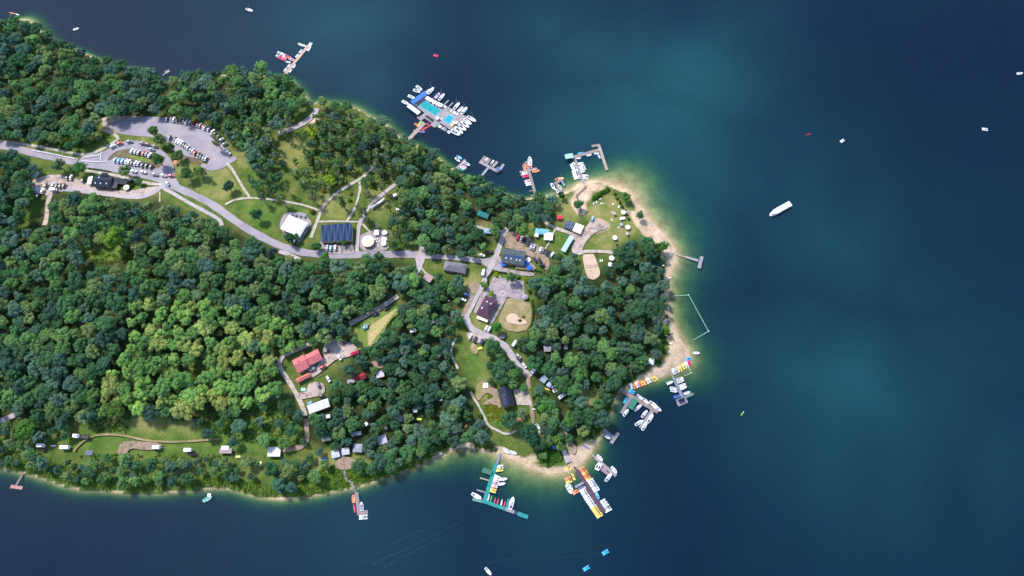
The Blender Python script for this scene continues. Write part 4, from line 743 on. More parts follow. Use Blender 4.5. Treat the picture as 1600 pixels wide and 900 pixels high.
# steps down to the small jetty
def stairs(label, px, w, c, cat='boardwalk'):
    a = G(*px[0], .3); e = empty('boardwalk', a, 0, label, cat)
    for k, (p, q) in enumerate(zip(px[:-1], px[1:])):
        A = np.array(G(*p, .35)); B = np.array(G(*q, .35)); A[2] = max(A[2], .5); B[2] = max(B[2], .5); d = B-A; L = float(np.linalg.norm(d)); m = MB().box((0, 0, 0), (L+.1, w, .12)); o = m.obj('tread_boards', M['plank'], e, color=c); o.location = (A+d/2)-np.array(a); o.rotation_euler = (0, -math.asin(d[2]/L), math.atan2(d[1], d[0])); keep_line([p, q], 3)
        r = MB()
        for s in (-1, 1):
            r.box((0, s*w/2, .9), (L, .06, .08))
            for t in (-.45, 0, .45): r.box((t*L, s*w/2, .45), (.07, .07, .9))
        o2 = r.obj('handrail', M['wood'], e); o2.location = o.location; o2.rotation_euler = o.rotation_euler
stairs('wooden steps running down from the caravans to the small pinkish jetty', [(532,698),(535,718),(538,735),(541,750),(549,752),(553,763)], 1.6, (.42,.36,.33))
stairs('short wooden stair beside the ramp leading to the north cape jetty', [(916,292),(901,306),(905,320),(908,332)], 1.2, (.25,.2,.17))
# boats drawn up on the beaches
fleet('in the row below the east wood', [(987,603,-62,'p','white',4.3),(991.6,603,-62,'p','orange',4.3),(995.7,600.7,-62,'p','white',4.3),(1000,599.7,-64,'p','orange',4.3),(1004,597.6,-64,'p','yellow',4.3),(1008.7,596.7,-60,'p','orange',4.3),(1012,594.7,-55,'p','white',4.3),(1015,592.7,-55,'p','white',4.3),(1019,591.7,-60,'p','yellow',4.3),(1023,591,-50,'p','yellow',4.3)])
fleet('by the sandy south-east corner', [(1075,561,12,'p','sky blue',4.2),(1076.2,567.5,-70,'p','crimson',4.2),(1072.7,569.8,-70,'p','white',4.2),(1068.8,572.3,-65,'p','yellow',4.2),(1062,576.3,-70,'p','yellow',4.2),(1056.7,578.7,-65,'p','silver',4.4),(1053,580.2,-65,'p','white',4.4)])
fleet('near the shore of the bathing beach', [(1088,551.6,0,'r','white',4.6)]); fleet('floating alone by the boat ramp', [(887.3,731.3,8,'p','yellow',4.4)])
fleet('lying on land near the beaches', [(984.7,591.7,30,'c','white',4.6),(915,698,-32,'c','blue',4.8),(959.6,571,85,'r','yellow',3.8),(982,572.6,20,'r','crimson',3.0),(899,665,-55,'r','white',3.6),(840.6,667,-50,'s','white',4.6),(848.6,666,-10,'r','white',4.2),(848,675.5,-5,'s','white',5),(791,704.5,-42,'r','white',4.8),(802,707.6,-18,'m','white',4.8),(685.5,708.6,0,'r','white',4.8),(712,692,20,'p','blue',2.8),(752,690.4,-35,'r','light blue',3.2),(854,607.8,-25,'c','yellow',4.8),(870,608.6,30,'r','white',6.0),(909,537,-22,'c','sky blue',6.6),(913.4,543.2,-25,'r','white',4.4),(904,544.5,0,'c','white',4.2)], water=False)
# boats out on the lake
boat('sailing_boat', 390, 16, -20, 'white', 'white sailing boat near the upper edge of the lake', 6.5); boat('motorboat', 119, 45.5, 18, 'white', 'small white motorboat on the upper left water', 4.4); boat('canoe', 19, 20.5, -12, 'orange', 'orange canoe in the upper left corner of the lake', 5.2)
boat('paddle_board', 27, 22.5, -20, 'white', 'white paddle board trailing the orange canoe', 3.6)
boat('pedal_boat', 681, 87, -18, 'crimson', 'red pedal boat alone on the water above the lido', 3.8); boat('kayak', 1263, 210, 15, 'crimson', 'red kayak alone on the eastern lake', 4.2); boat('pedal_boat', 1316, 220, 35, 'white', 'white pedal boat close to the red kayak on the open lake', 3.6)
boat('motorboat', 1593, 115, 8, 'white', 'white motorboat near the right edge of the lake, the upper one', 5); boat('pedal_boat', 1539, 202, -8, 'white', 'white pedal boat on the far eastern water', 4.2); boat('kayak', 1160, 646, 55, 'lime', 'yellow-green kayak alone on the south-eastern lake', 3.8)
boat('pedal_boat', 916, 888, 30, 'sky blue', 'blue pedal boat at the bottom, the lower left of two', 4.1); boat('pedal_boat', 946, 863, 30, 'sky blue', 'blue pedal boat at the bottom, the upper right of two', 4.3); boat('sailing_boat', 763, 893, -50, 'white', 'white sailing boat at the bottom edge of the lake', 5.6)
boat('pedal_boat', 247, 764, 85, 'yellow', 'yellow pedal boat at the south-west shore', 3.4); boat('rowing_boat', 324.5, 779.5, 28, 'turquoise', 'turquoise rowing boat off the south-west shore', 6); small('swim_raft', 327, 773.5, 0, (2, 1.8, .4), 'white', 'little white raft beside the turquoise rowing boat', 'raft', water=True, legs=False)
# passenger ferry
x, y, _ = GW(1219, 327.5, 1); e = empty('passenger_ferry', (x, y, 0), wang(1219, 327.5, 29), 'long white passenger ferry under way on the open lake', 'ferry')
up = [(-9.3, 1.9), (-8.9, 2.1), (-6, 2.15), (3, 2.15), (6, 1.95), (8, 1.3), (9.3, .35)]; ol = ([(x_, w_) for x_, w_ in up]+[(x_, -w_) for x_, w_ in reversed(up)])[::-1]
b = MB(); b.rings([[(x_*-.96, -y_*.8, -.5) for x_, y_ in ol], [(-x_, -y_, 1.1) for x_, y_ in ol]]); b.obj('hull', M['paint'], e, color=W_)
b = MB(); b.rings([[(-x_*.93, -y_*.9, z) for x_, y_ in ol] for z in (2.7, 2.85)]); b.obj('roof', M['paint'], e, color=(.82,.80,.82)); MB().box((.5, 0, 1.9), (14.5, 3.3, 1.6)).obj('window_band', M['glass'], e)
b = MB()
for k in range(5): b.box((-5.5+k*2.6, .4*(-1)**k, 2.95), (1.1, .6, .2))
b.obj('roof_vent', M['paint'], e, color=(.6,.45,.45)); MB().box((-6.6, 0, 3.0), (1.6, 1.5, .35)).obj('wheelhouse', M['paint'], e, color=(.7,.7,.72)); MB().tube((5.5, 0, 2.8), (5.5, 0, 5), .05).obj('mast', M['metal'], e)
# bathing area float lines
def rope(px, label):
    a = GW(*px[0], 0); e = empty('float_line', (a[0], a[1], 0), 0, label, 'float line'); b = MB(); f = MB()
    for p, q in zip(px[:-1], px[1:]):
        A = np.array(GW(*p, 0)); B = np.array(GW(*q, 0)); L = np.linalg.norm(B-A); n = int(L/1.6); b.tube(A-np.array(a)+np.array((0, 0, .05)), B-np.array(a)+np.array((0, 0, .05)), .12, n=5)
        for k in range(n+1): c = A+(B-A)*k/n-np.array(a); f.box((c[0], c[1], .1), (.55, .42, .3), rz=math.atan2(*(B-A)[1::-1]))
    b.obj('rope', M['paint'], e, color=(.35,.55,.35)); f.obj('float', M['paint'], e, color=(.45,.62,.42))
    g = MB()
    for p in px[1:-1]: c = np.array(GW(*p, 0))-np.array(a); g.cone((c[0], c[1]), .6, 0, .8, 10, .3)
    g.obj('corner_buoy', M['paint'], e, color=(.5,.7,.6))
rope([(1052,462.5),(1076,461),(1107,517.6),(1084,531)], 'pale green float line fencing off the bathing water'); rope([(1074,572),(1080,583),(1070,587)], 'short float line by the paddle boats')
# ------------------------------------------------------------------ buildings
DKB = (.022, .030, .055); WH = (.72, .70, .73); CRM = (.60, .52, .42)
house('restaurant', (144.6,291), (171,293), (171.5,276), 4.0, 2.6, DKB, (.25,.17,.13), 'black-roofed restaurant beside the gravel yard', 'restaurant', skylights=((-.7,-.5),(-.1,-.5),(.6,-.45),(-.5,.5)), windows=4)
house('restaurant_wing', (157,279), (166,279.5), (166,270), 4.6, 1.6, DKB, (.2,.14,.11), 'black gabled front wing of the restaurant', 'wing', windows=1, door=False); house('restaurant_annex', (171.5,286), (197,288), (197,280), 3.2, .6, (.03,.033,.05), (.2,.15,.12), 'low black annex at the right end of the restaurant', 'annex', kind='shed', windows=3)
canopy('awning', (135,287.5), (142,287.5), (142.5,275.5), 3.0, 'cream', 'cream awning at the left gable of the restaurant', 'awning', .3, 'tent'); canopy('pergola', (171.5,293.5), (181.5,294), (184.5,284.5), 3.0, (.16,.12,.15), 'brown pergola roof at the restaurant', 'pergola', kind='flat', mat='plank'); parasol(197, 292.5, 2.2, 'cream', 'cream round parasol beside the restaurant', 14)
canopy('pavilion', (437.5,357), (468,370.5), (476.5,347.5), 4.2, 'white', 'large white tensile roof of the pavilion by the main road', 'pavilion', 1.5, 'wave')
for k, (a, b_) in enumerate([(454,334),(461,334.5),(468,335.5),(475,337),(481,350)]): parasol(a, b_, 1.3, (.25,.27,.33), f'grey square parasol on pavilion terrace, {ordinals([(454,334),(461,334.5),(468,335.5),(475,337),(481,350)])[k]}', 4, .3)
house('hall', (501.5,377.5), (550.3,375), (550,349.5), 4.5, 1.1, (.016,.034,.085), CRM, 'hall with a folded dark blue zigzag roof', 'hall', kind='fold', rmat='paint', windows=6, oh=.3)
parasol(574.8, 376.5, 4.4, (.78,.62,.44), 'huge round cream parasol on the paved terrace', 18, 1.3, None, 3.6); canopy('canopy', (584,367), (592,367), (592,359), 2.7, 'white', 'square white canopy on the parasol terrace', 'canopy', .4)
for (a, b_), lb in zip([(600.5,363),(600,373.4),(599.4,379.8)], ['top of the three round white parasols on the terrace', 'middle of the three round white parasols on the terrace', 'lowest of the three round white parasols on the terrace']): parasol(a, b_, 1.9, 'white', lb, 14)
for k, (a, b_) in enumerate([(586,374),(588,378),(590,373),(593,377),(586,381),(591,383),(594,370)]): small('bistro_table', a, b_, 20*k, (.9, .9, .75), (.6,.58,.6), f'small table on parasol terrace, {ordinals([(586,374),(588,378),(590,373),(593,377),(586,381),(591,383),(594,370)])[k]}', 'table')
house('lodge', (783.5,409.5), (818.5,414.5), (822.5,393), 4.5, 3.0, (.085,.115,.13), (.45,.28,.24), 'long grey-roofed lodge with solar panels', 'lodge', skylights=((-.65,-.45),(-.2,-.45),(.3,-.5),(.6,-.5)), chimney=(.05,.25), solar=(-.85,.9,-.08,-.36,12,2), windows=5)
D('lodge_terrace', [(803,413),(830,411),(838,420),(832,424),(806,421)], 'dirt', sm=0)
for (a, b_), lb in zip([(786.3,412.3),(822,411),(828,418)], ['blue square parasol in front of the left end of the lodge', 'blue square parasol touching the right end of the lodge', 'blue square parasol at the corner of the lodge terrace']): parasol(a, b_, 2.3, (.025,.13,.52), lb, 4, .6)
parasol(825, 405.5, 2.0, (.82,.74,.64), 'round cream parasol behind the blue ones at the lodge', 14)
for k in range(3): small('terrace_table', 808.5+k*4.2, 418, 80, (1.8, .8, .75), (.75,.68,.68), f'white table on the lodge terrace, {["leftmost", "middle", "rightmost"][k]} of three', 'table')
small('terrace_table', 821.5, 419.4, 10, (1.6, 1.4, .75), 'orange', 'orange table between the white ones and the blue parasol', 'table')
canopy('marquee', (835.5,364.5), (857,367.5), (859.5,359), 3.0, (.16,.42,.46), 'teal marquee behind the white ones', 'marquee', 1.0); canopy('marquee', (849.5,374.5), (863.5,375.5), (866,364), 3.0, 'white', 'large square white marquee beside the lawn', 'marquee', .9); canopy('marquee', (834.5,369), (841,370.5), (842,362), 2.6, 'white', 'small white marquee left of the square one', 'marquee', .7)
canopy('marquee', (876.5,391), (883.5,394.5), (898.5,372), 3.0, (.50,.68,.74), 'long pale turquoise striped marquee by the sandy square', 'marquee', .8, 'wave')
house('solar_shelter', (880.3,354.5), (893,359.8), (898,349.5), 3.0, .7, (.08,.09,.13), (.3,.22,.2), 'small building wholly covered in solar panels', 'shelter', kind='shed', windows=1, solar=(-.93,.93,-.9,.9,6,4)); canopy('beach_bar', (894,360.5), (907,365.5), (912.8,353), 3.0, 'cream', 'cream-roofed beach bar beside the solar-panelled building', 'beach bar', .5)
canopy('party_tent', (870,342), (878.5,342.5), (879,337), 2.4, (.72,.05,.08), 'red party tent on the north lawn', 'tent', .8)
house('cabin', (744.5,335.5), (761.5,342), (763.5,334), 2.8, 1.2, (.03,.24,.22), (.3,.2,.15), 'green-roofed cabin among the north trees', 'cabin', windows=2); canopy('tent', (756,364), (768,365), (769,357.5), 2.4, (.26,.36,.56), 'blue-grey tent roof under the trees', 'tent', .9)
house('pavilion_house', (692,421.5), (727,427.5), (730,413), 3.6, 2.6, (.22,.20,.22), (.36,.26,.22), 'grey-brown hipped pavilion half hidden by trees', 'pavilion', kind='hip', windows=3)
house('shed', (660,434.5), (671,442), (677,433), 2.8, .5, (.45,.30,.32), (.40,.30,.25), 'pink-roofed shed at the lane junction', 'shed', kind='shed', windows=1)
house('guesthouse', (743.5,490), (763,499), (776,469), 4.0, 3.0, (.115,.055,.085), (.55,.5,.42), 'purple-roofed guesthouse beside the stone yard', 'house', kind='hip', rmat='tile', skylights=((-.5,-.35),(.35,.35),(-.3,.4)), windows=4)
canopy('pergola', (744,497), (761,504), (763.5,499.5), 2.4, 'cream', 'cream awning along the lower side of the purple-roofed guesthouse', 'awning', .2, 'tent')
# stone yard walls and round bed
def lowwall(label, px, h, w, c, name='garden_wall', mat='wallp', cat='wall'):
    a = G(*px[0], 0); e = empty(name, a, 0, label, cat)
    for p, q in zip(px[:-1], px[1:]):
        A = np.array(G(*p, 0)[:2]); B = np.array(G(*q, 0)[:2]); d = B-A; L = float(np.hypot(*d)); mth = (A+B)/2; z = hz(*mth)+.2
        MB().box((0, 0, h/2), (L+.02, w, h)).obj('wall_segment', M[mat], e, color=c, loc=(mth[0]-a[0], mth[1]-a[1], z-a[2]-.3), rz=math.atan2(d[1], d[0]))
lowwall('stone wall around the top of the yard', [(771,441),(777,429.5),(783,436),(800,437.5)], 1.2, .5, (.42,.35,.35)); lowwall('stone wall crossing the yard', [(770,447),(790,451),(812,456)], 1.0, .5, (.36,.28,.28)); lowwall('stone wall at the east side of the yard', [(799,455),(812,458),(815,468)], 1.4, .6, (.34,.30,.31)); lowwall('curved stone wall west of the guesthouse', [(754,456),(747,472),(741,487)], .9, .4, (.45,.38,.36))
x, y, z = G(785, 459, 0); e = empty('fountain', (x, y, hz(x, y)+.25), 0, 'round stone fountain bed in the yard', 'fountain'); MB().cone((0, 0), 2.3, 0, .5, 18, 2.1).obj('basin', M['wallp'], e, color=(.42,.36,.36)); MB().cone((0, 0), .9, .5, 1.1, 12, .5).obj('plinth', M['wallp'], e, color=(.3,.27,.28)); 
x, y, z = G(820.5, 466, 0); e = empty('garden_pavilion', (x, y, hz(x, y)+.2), 0, 'little round grey-roofed pavilion at the yard corner', 'gazebo'); parasol_mesh(2.0, 8, 2.6, .9).obj('roof', M['roof'], e, color=(.42,.36,.42)); MB().cone((0, 0), 1.5, 0, 2.5, 8, 1.5).obj('wall', M['wallp'], e, color=(.3,.25,.22))
small('paddling_pool', 802.5, 500.5, 30, (2.4, 2.0, .5), 'sky blue', 'bright blue paddling pool in the sandy playground', 'paddling pool', legs=False)
house('shed', (779.5,528.5), (787.5,529.5), (787.8,523.5), 2.6, .3, (.20,.17,.24), (.2,.15,.15), 'small grey shed at the lane below the sandy playground', 'shed', kind='shed', windows=1)
house('chalet', (786.5,637.5), (778.3,608.5), (797,604), 4.0, 4.2, (.028,.036,.065), (.22,.15,.12), 'black-roofed chalet above the footbridge', 'chalet', chimney=(.1,.25), solar=(-.85,.35,.35,.8,9,3), windows=3)
house('shed', (850,549.5), (861,549), (861,539.5), 2.8, .8, (.42,.38,.42), (.3,.25,.22), 'grey-roofed hut in the east wood', 'hut', windows=1); house('shed', (881.5,545.5), (887,545.5), (887,538.5), 2.4, .4, (.25,.26,.30), (.2,.18,.17), 'tiny dark hut beside the stored boats', 'hut', kind='shed', windows=1)
house('workshop', (842.5,593), (850,599.5), (857,591), 3.0, .8, (.36,.42,.52), (.35,.3,.28), 'pale blue-grey roof of the boat workshop', 'workshop', windows=2); canopy('tarpaulin', (853,602), (859,606), (863,601), 2.0, (.35,.45,.65), 'blue and white tarpaulins over stored boats', 'tarpaulin', .4)
small('storage_crate', 861, 597.5, 10, (2.4, 1.6, 1.1), 'white', 'white covered crate in the boat yard', 'crate', legs=False); small('storage_crate', 863, 604.5, 50, (1.8, 1.2, .9), (.3,.38,.6), 'blue crate in the boat yard', 'crate', legs=False); small('storage_crate', 867.5, 603, 60, (2.0, 1.2, 1.0), 'silver', 'silver crate in the boat yard', 'crate', legs=False)
house('barn', (483.5,647), (516,635), (511,622.5), 3.4, .5, (.70,.68,.72), (.45,.33,.26), 'long white-roofed barn below the farm', 'barn', kind='shed', windows=4); canopy('tarpaulin', (481.5,632.5), (488,629.5), (486,626.5), 2.2, (.14,.42,.68), 'blue tarpaulin behind the white-roofed barn', 'tarpaulin', .3)
house('cottage', (417.5,713.5), (437.5,713.5), (437.8,698.5), 3.0, .4, (.80,.78,.77), (.42,.3,.22), 'white flat-roofed cottage with a brown side in the south meadow', 'cottage', kind='flat', windows=2)
house('cabin', (519,716.5), (531.5,713.5), (530,702), 2.6, .6, (.58,.60,.66), (.35,.28,.22), 'white-roofed cabin left of the wooden steps', 'cabin', windows=1); house('cabin', (534.5,711.5), (546.5,709.5), (546,698.5), 2.6, .6, (.60,.58,.64), (.35,.28,.22), 'white-roofed cabin right of the wooden steps', 'cabin', windows=1); house('cabin', (551,706.5), (565.5,707), (565,693.5), 2.6, .9, (.36,.38,.44), (.3,.25,.22), 'grey hipped cabin, easternmost of the three by the steps', 'cabin', kind='hip', windows=1)
house('cabin', (550,682), (565,679), (564,673), 2.5, .3, (.42,.42,.48), (.25,.2,.18), 'small grey-roofed cabin north of the steps', 'cabin', kind='flat', windows=1); house('cabin', (592,696), (606,691), (601,678.5), 2.8, .3, (.52,.50,.60), (.3,.24,.2), 'lilac-white roofed cabin alone in the wood', 'cabin', kind='shed', windows=1); house('cabin', (622,659), (629,659), (629,649.5), 2.5, .4, (.50,.50,.56), (.3,.24,.2), 'small grey-white cabin in the wood above the bay', 'cabin', windows=1)
house('long_shed', (555.5,597), (572.5,590.5), (569.5,581.5), 3.0, 1.2, (.36,.03,.05), (.45,.35,.28), 'dark red roofed shed in the wood right of the farm', 'shed', windows=2); house('shed', (543,599.5), (554,597.5), (553,591.5), 2.5, .3, (.36,.38,.38), (.4,.36,.3), 'grey annex left of the dark red roofed shed', 'shed', kind='flat', windows=1)
house('cabin', (589,591.5), (601,588), (597,578.5), 2.6, .3, (.62,.58,.66), (.4,.33,.27), 'small white square cabin east of the red-roofed shed', 'cabin', kind='flat', windows=1)
house('farmhouse', (466,583), (484,573.5), (476.5,552.5), 4.6, 2.8, (.72,.19,.19), (.62,.5,.38), 'west wing of the red-roofed farmhouse', 'farmhouse', windows=3, chimney=(-.1,.3)); house('farmhouse_wing', (481.5,572.5), (504.5,561), (497,544.5), 4.4, 2.6, (.72,.19,.19), (.62,.5,.38), 'east wing of the red-roofed farmhouse', 'farmhouse', windows=3)
house('stable', (464.5,598.5), (485.5,588), (483.5,581.5), 2.8, 1.0, (.74,.20,.18), (.4,.3,.25), 'long low red-roofed stable below the farmhouse', 'stable', windows=3); house('lean_to', (483.5,581), (493,576.5), (491,567.5), 2.6, .3, (.22,.20,.25), (.35,.3,.25), 'grey lean-to in the angle of the farmhouse', 'lean-to', kind='flat', windows=0)
canopy('tarpaulin', (549,556.5), (561.5,551.5), (559.5,546.5), 2.0, (.34,.02,.06), 'maroon tarpaulin roof at the right end of the farm yard', 'tarpaulin', .5)
canopy('party_tent', (1013,568.5), (1021.5,570), (1023,561), 2.4, 'white', 'white tent on the sand behind the paddle boats', 'tent', .5)
house('cottage', (342.5,708.5), (361.5,708.5), (361,700.5), 2.8, .3, (.42,.32,.34), (.5,.45,.42), 'pink-brown roofed cottage in the south meadow', 'cottage', kind='shed', windows=2); canopy('awning', (345.5,703), (357,703), (354.5,696.5), 3.2, 'white', 'white awning behind the pink-brown cottage', 'awning', .4)
for a in [(66,697,0,'white caravan with a dark awning, leftmost in the meadow',.9),(103,700,0,'white caravan beside the dark patch, second from the left',1.1),(246,700,0,'white caravan on the brown patch of earth',.9),(295,704,0,'white caravan right of the brown patch',.9),(511,687,10,'cream caravan under the trees above the steps',1.1),(834,580.5,52,'white camper at the end of the village lane',.9),(878,620,35,'white caravan behind the boat yard',1.1),(646,518.5,15,'white caravan among the trees near the hay field',.8),(676,505,28,'beige caravan among the trees below the lane',.8)]:
    vehicle('caravan', a[0], a[1], a[2], 'white' if 'beige' not in a[3] and 'cream' not in a[3] else 'cream', a[3], None, a[4])
vehicle('lorry', 130, 683, 175, 'white', 'white lorry with a black load bed on the grassy track')
for px, py, L, W, c, lb in [(66,702.5,4,2.4,(.03,.02,.03),'dark awning in front of the leftmost caravan'),(300,709,5.5,3,(.025,.015,.03),'dark awning below the caravan right of the brown patch'),(138.5,707.5,5.5,4,(.13,.15,.20),'dark grey ground mat in the meadow')]:
    canopy('awning', (px-L, py+W), (px+L, py+W), (px+L, py-W), 2.0 if 'mat' not in lb else .3, c, lb, 'awning' if 'mat' not in lb else 'mat', .2 if 'mat' not in lb else .05, 'tent')
canopy('tarpaulin', (503,719.5), (509,719), (509,714.5), 1.6, 'blue', 'small blue tarpaulin beside the cabins', 'tarpaulin', .3); canopy('tarpaulin', (864,702), (868,701), (867.5,696), 1.4, 'blue', 'small blue tarpaulin on the south tip', 'tarpaulin', .3)
canopy('kiosk', (270.5,255.5), (275.5,256), (275.5,251), 2.6, (.85,.22,.16), 'orange kiosk canopy beside the loop road', 'kiosk', .4); canopy('canopy', (51,276), (56,278), (59.5,268.5), 2.2, 'silver', 'silver-grey covered trailer at the left end of the gravel yard', 'trailer', .4)
for k, (a, b_) in enumerate([(756.5,602.4),(760.8,602)]): small('garden_table', a, b_, 85, (3.2, 1.5, .9), 'white', f'white table in the garden left of the chalet, {["left", "right"][k]} one', 'table')
small('garden_table', 793, 595.6, 20, (2.6, 2.4, 1.6), (.55,.47,.55), 'lilac-grey cover above the chalet', 'cover', legs=False); small('picnic_table', 834.5, 639.2, 0, (3.2, .9, .8), (.55,.5,.5), 'pale bench across the timber track', 'bench'); small('timber_pile', 807, 611.5, 10, (4, .8, .6), (.6,.5,.36), 'pale timber pile in the yard of the chalet', 'timber', legs=False); small('timber_pile', 816, 652, -40, (4.2, .7, .5), (.65,.58,.45), 'pale plank below the chalet yard', 'timber', legs=False)
small('storage_crate', 810.5, 656, 0, (2.6, 2.4, .7), (.35,.13,.08), 'rust red crate below the chalet yard', 'crate', legs=False); small('trampoline', 550.5, 303, 0, (.1, .1, .1), 'white', 'x', 'x') if False else None
# beach lawn: parasols, loungers, towels
for px, py, r, c, lb in [(974.2,331.3,1.75,'white','round white parasol nearest the cape bank'),(981.2,354.5,1.75,'white','round white parasol in the middle right of the beach lawn'),(961,371,1.75,'white','round white parasol at the lower edge of the beach lawn'),(956,403,1.9,'white','round white parasol beside the volleyball court, upper'),(953.6,412.8,1.6,'white','round white parasol beside the volleyball court, lower'),(971,350.3,1.0,'light blue','small pale blue parasol on the beach lawn'),(960,333.3,1.1,'purple','small purple parasol on the beach lawn'),(980.3,364.8,1.1,(.45,.40,.42),'small grey parasol at the edge of the east wood'),(964.5,382.5,.8,'black','small black parasol on the path below the lawn')]: parasol(px, py, r, c, lb, 14, .45)
canopy('beach_tent', (969,343.5), (977,342.5), (977,338.5), 1.6, 'white', 'white beach tent between the round parasols', 'tent', .5)
LG = [(967,323,60),(957,332,20),(956,343.5,-30),(927.5,318,70),(932,316,70),(938,311,30),(940,318,0),(958,319,40),(966.5,355.5,50),(980.5,331,30),(981.5,335,70),(938,407.3,80),(941,407.3,80),(932,309.5,20),(1034,492,0),(1041,501,30),(1048,537,10),(1046,550,0),(1047,398,40),(1044,396,-30),(1046.5,434,0),(1036,415,20)]
for (a, b_, g_), o in zip(LG, ordinals(LG)): small('sun_lounger', a, b_, g_, (1.9, .75, .35), random.choice(['white', 'cream', 'white', (.6,.5,.6)]), f'pale sun lounger near the beach, {o}', 'sun lounger', group='loungers on the beach lawns')
# volleyball net
x, y, z = G(924, 416.5, 0); e = empty('volleyball_net', (x, y, hz(x, y)+.3), wang(924, 416.5, 4), 'volleyball net across the sand court', 'net'); MB().box((0, 0, 1.9), (8.2, .03, .8)).obj('net', M['metal'], e); MB().tube((-4.2, 0, 0), (-4.2, 0, 2.5), .06).tube((4.2, 0, 0), (4.2, 0, 2.5), .06).obj('post', M['wood'], e)
# hedges and fences
def hedge(px, label, c=(.04,.09,.02), w=1.2):
    a = G(*px[0], 0); C_, R_ = [], []
    for p, q in zip(px[:-1], px[1:]):
        A = np.array(G(*p, 0)); B = np.array(G(*q, 0)); n = int(np.linalg.norm(B-A)/.9)
        for k in range(n+1): C_.append(A+(B-A)*k/max(n, 1)-np.array(a)+np.array((0, 0, .6))); R_.append(w*.6)
    HEDGES.append((a, np.array(C_), np.array(R_), c, label))
HEDGES = []
hedge([(140,264),(158,266.5),(172,269)], 'clipped hedge on the verge behind the restaurant'); hedge([(763,446),(762,434),(770,425),(790,427)], 'green hedge round the corner of the stone yard'); hedge([(832,470),(834,490),(828,520)], 'green hedge along the east side of the dry field', (.05,.10,.02), 1.6); hedge([(210,288),(217,289)], 'short hedge by the end of the restaurant'); hedge([(836,423),(845,425)], 'green hedge at the east end of the lodge terrace')
def fence(px, label, c=(.55,.5,.45), h=1.0):
    a = G(*px[0], 0); e = empty('fence', a, 0, label, 'fence')
    for p, q in zip(px[:-1], px[1:]):
        A = np.array(G(*p, 0)); B = np.array(G(*q, 0)); d = B-A; L = float(np.hypot(*d[:2])); b = MB()
        b.box((0, 0, h*.9), (L, .06, .1)).box((0, 0, h*.5), (L, .06, .1)); pz = MB(); n = max(1, int(L/2.5))
        for k in range(n+1): pz.box((-L/2+L*k/n, 0, h/2), (.12, .12, h))
        mth = (A+B)/2; loc = (mth[0]-a[0], mth[1]-a[1], mth[2]-a[2]); an = math.atan2(d[1], d[0]); b.obj('rail', M['wood'], e, loc=loc, rz=an); pz.obj('post', M['wood'], e, loc=loc, rz=an)
fence([(890,354),(902,347),(917,337)], 'white rail fence above the cream beach bar'); fence([(455,566),(462,588)], 'rail fence on the west side of the farmhouse garden'); fence([(470,601),(506,585)], 'rail fence below the farm stable'); fence([(835,520),(838,482)], 'fence along the path east of the dry field'); fence([(310,697),(310,722)], 'fence line across the south meadow, left one'); fence([(363,703),(363,716)], 'fence line by the pink-brown cottage')
# ------------------------------------------------------------------ vehicles
T1 = [(261.5,186.7,70,'black'),(268.5,186.7,70,'black'),(272.3,187.8,70,'white'),(277.5,188.7,68,'black'),(283,189.2,66,'grey'),(288,190.2,66,'black'),(291.8,192,64,'silver'),(297.5,192.5,64,'silver'),(304.7,193.6,62,'red'),(310,196,58,'black'),(313.8,197,56,'grey'),(318.5,199,54,'red'),(320.8,200.6,54,'white'),(327,202.3,52,'silver'),(333,206.7,48,'white'),(336.8,210.3,46,'black'),(342,214,44,'black'),(346.2,219.6,38,'silver'),(351.5,226,34,'grey')]
cars('in the upper row of the curved car park', T1, 'cars in the upper row of the curved car park')
T2 = [(266,216.3,55,'dark blue'),(274.5,219,58,'black'),(277.2,221.2,58,'white'),(281,223,58,'white'),(284.6,225,58,'white'),(288.2,227.6,58,'black'),(291.8,229.4,58,'grey'),(294.8,231.4,58,'silver'),(299,235,58,'grey'),(302.2,236.6,58,'silver'),(305,240,60,'red'),(311,243.2,60,'black'),(314.6,245.6,60,'black'),(318.6,248,60,'grey'),(322.4,248.8,60,'silver')]
cars('in the lower row of the curved car park', T2, 'cars in the lower row of the curved car park')
cars('in the upper row of the oval parking island', [(207,237,58,'white'),(212.6,238,58,'silver'),(217.6,239.2,58,'silver'),(225,240.4,55,'red'),(230,241.2,55,'grey'),(234.6,243.6,55,'white')], 'cars on the upper side of the parking island')
cars('in the lower row of the oval parking island', [(180.6,251,60,'light blue'),(186.6,252.2,60,'sky blue'),(192.4,252.7,60,'light blue'),(198.4,253.4,60,'white'),(202.6,254.2,60,'white'),(207.4,255.4,55,'black'),(212.6,256,58,'white'),(217.6,256.6,58,'silver'),(223.4,258.6,55,'dark blue'),(230,259.4,55,'black'),(237,261.2,50,'black')], 'cars on the lower side of the parking island')
cars('on the loop round the parking island', [(187.5,225,22,'red'),(203,222,8,'grey'),(177,229.2,32,'white'),(223.5,225.2,-8,'black'),(232,226.7,-10,'black'),(243,229.8,-12,'black'),(237.6,234.4,-10,'grey')], 'cars on the loop road')
cars('on the road above the restaurant', [(210,268.4,-10,'white'),(224.6,269.8,-8,'white'),(242.6,273.5,-8,'grey'),(256.6,275.2,-8,'silver'),(268,275.4,0,'red')], 'cars on the road', 'moving_car'); vehicle('moving_car', 262.6, 288, -62, 'blue', 'blue car at the junction below the parking island'); vehicle('moving_car', 357, 239.5, -32, 'white', 'white car at the exit of the curved car park')
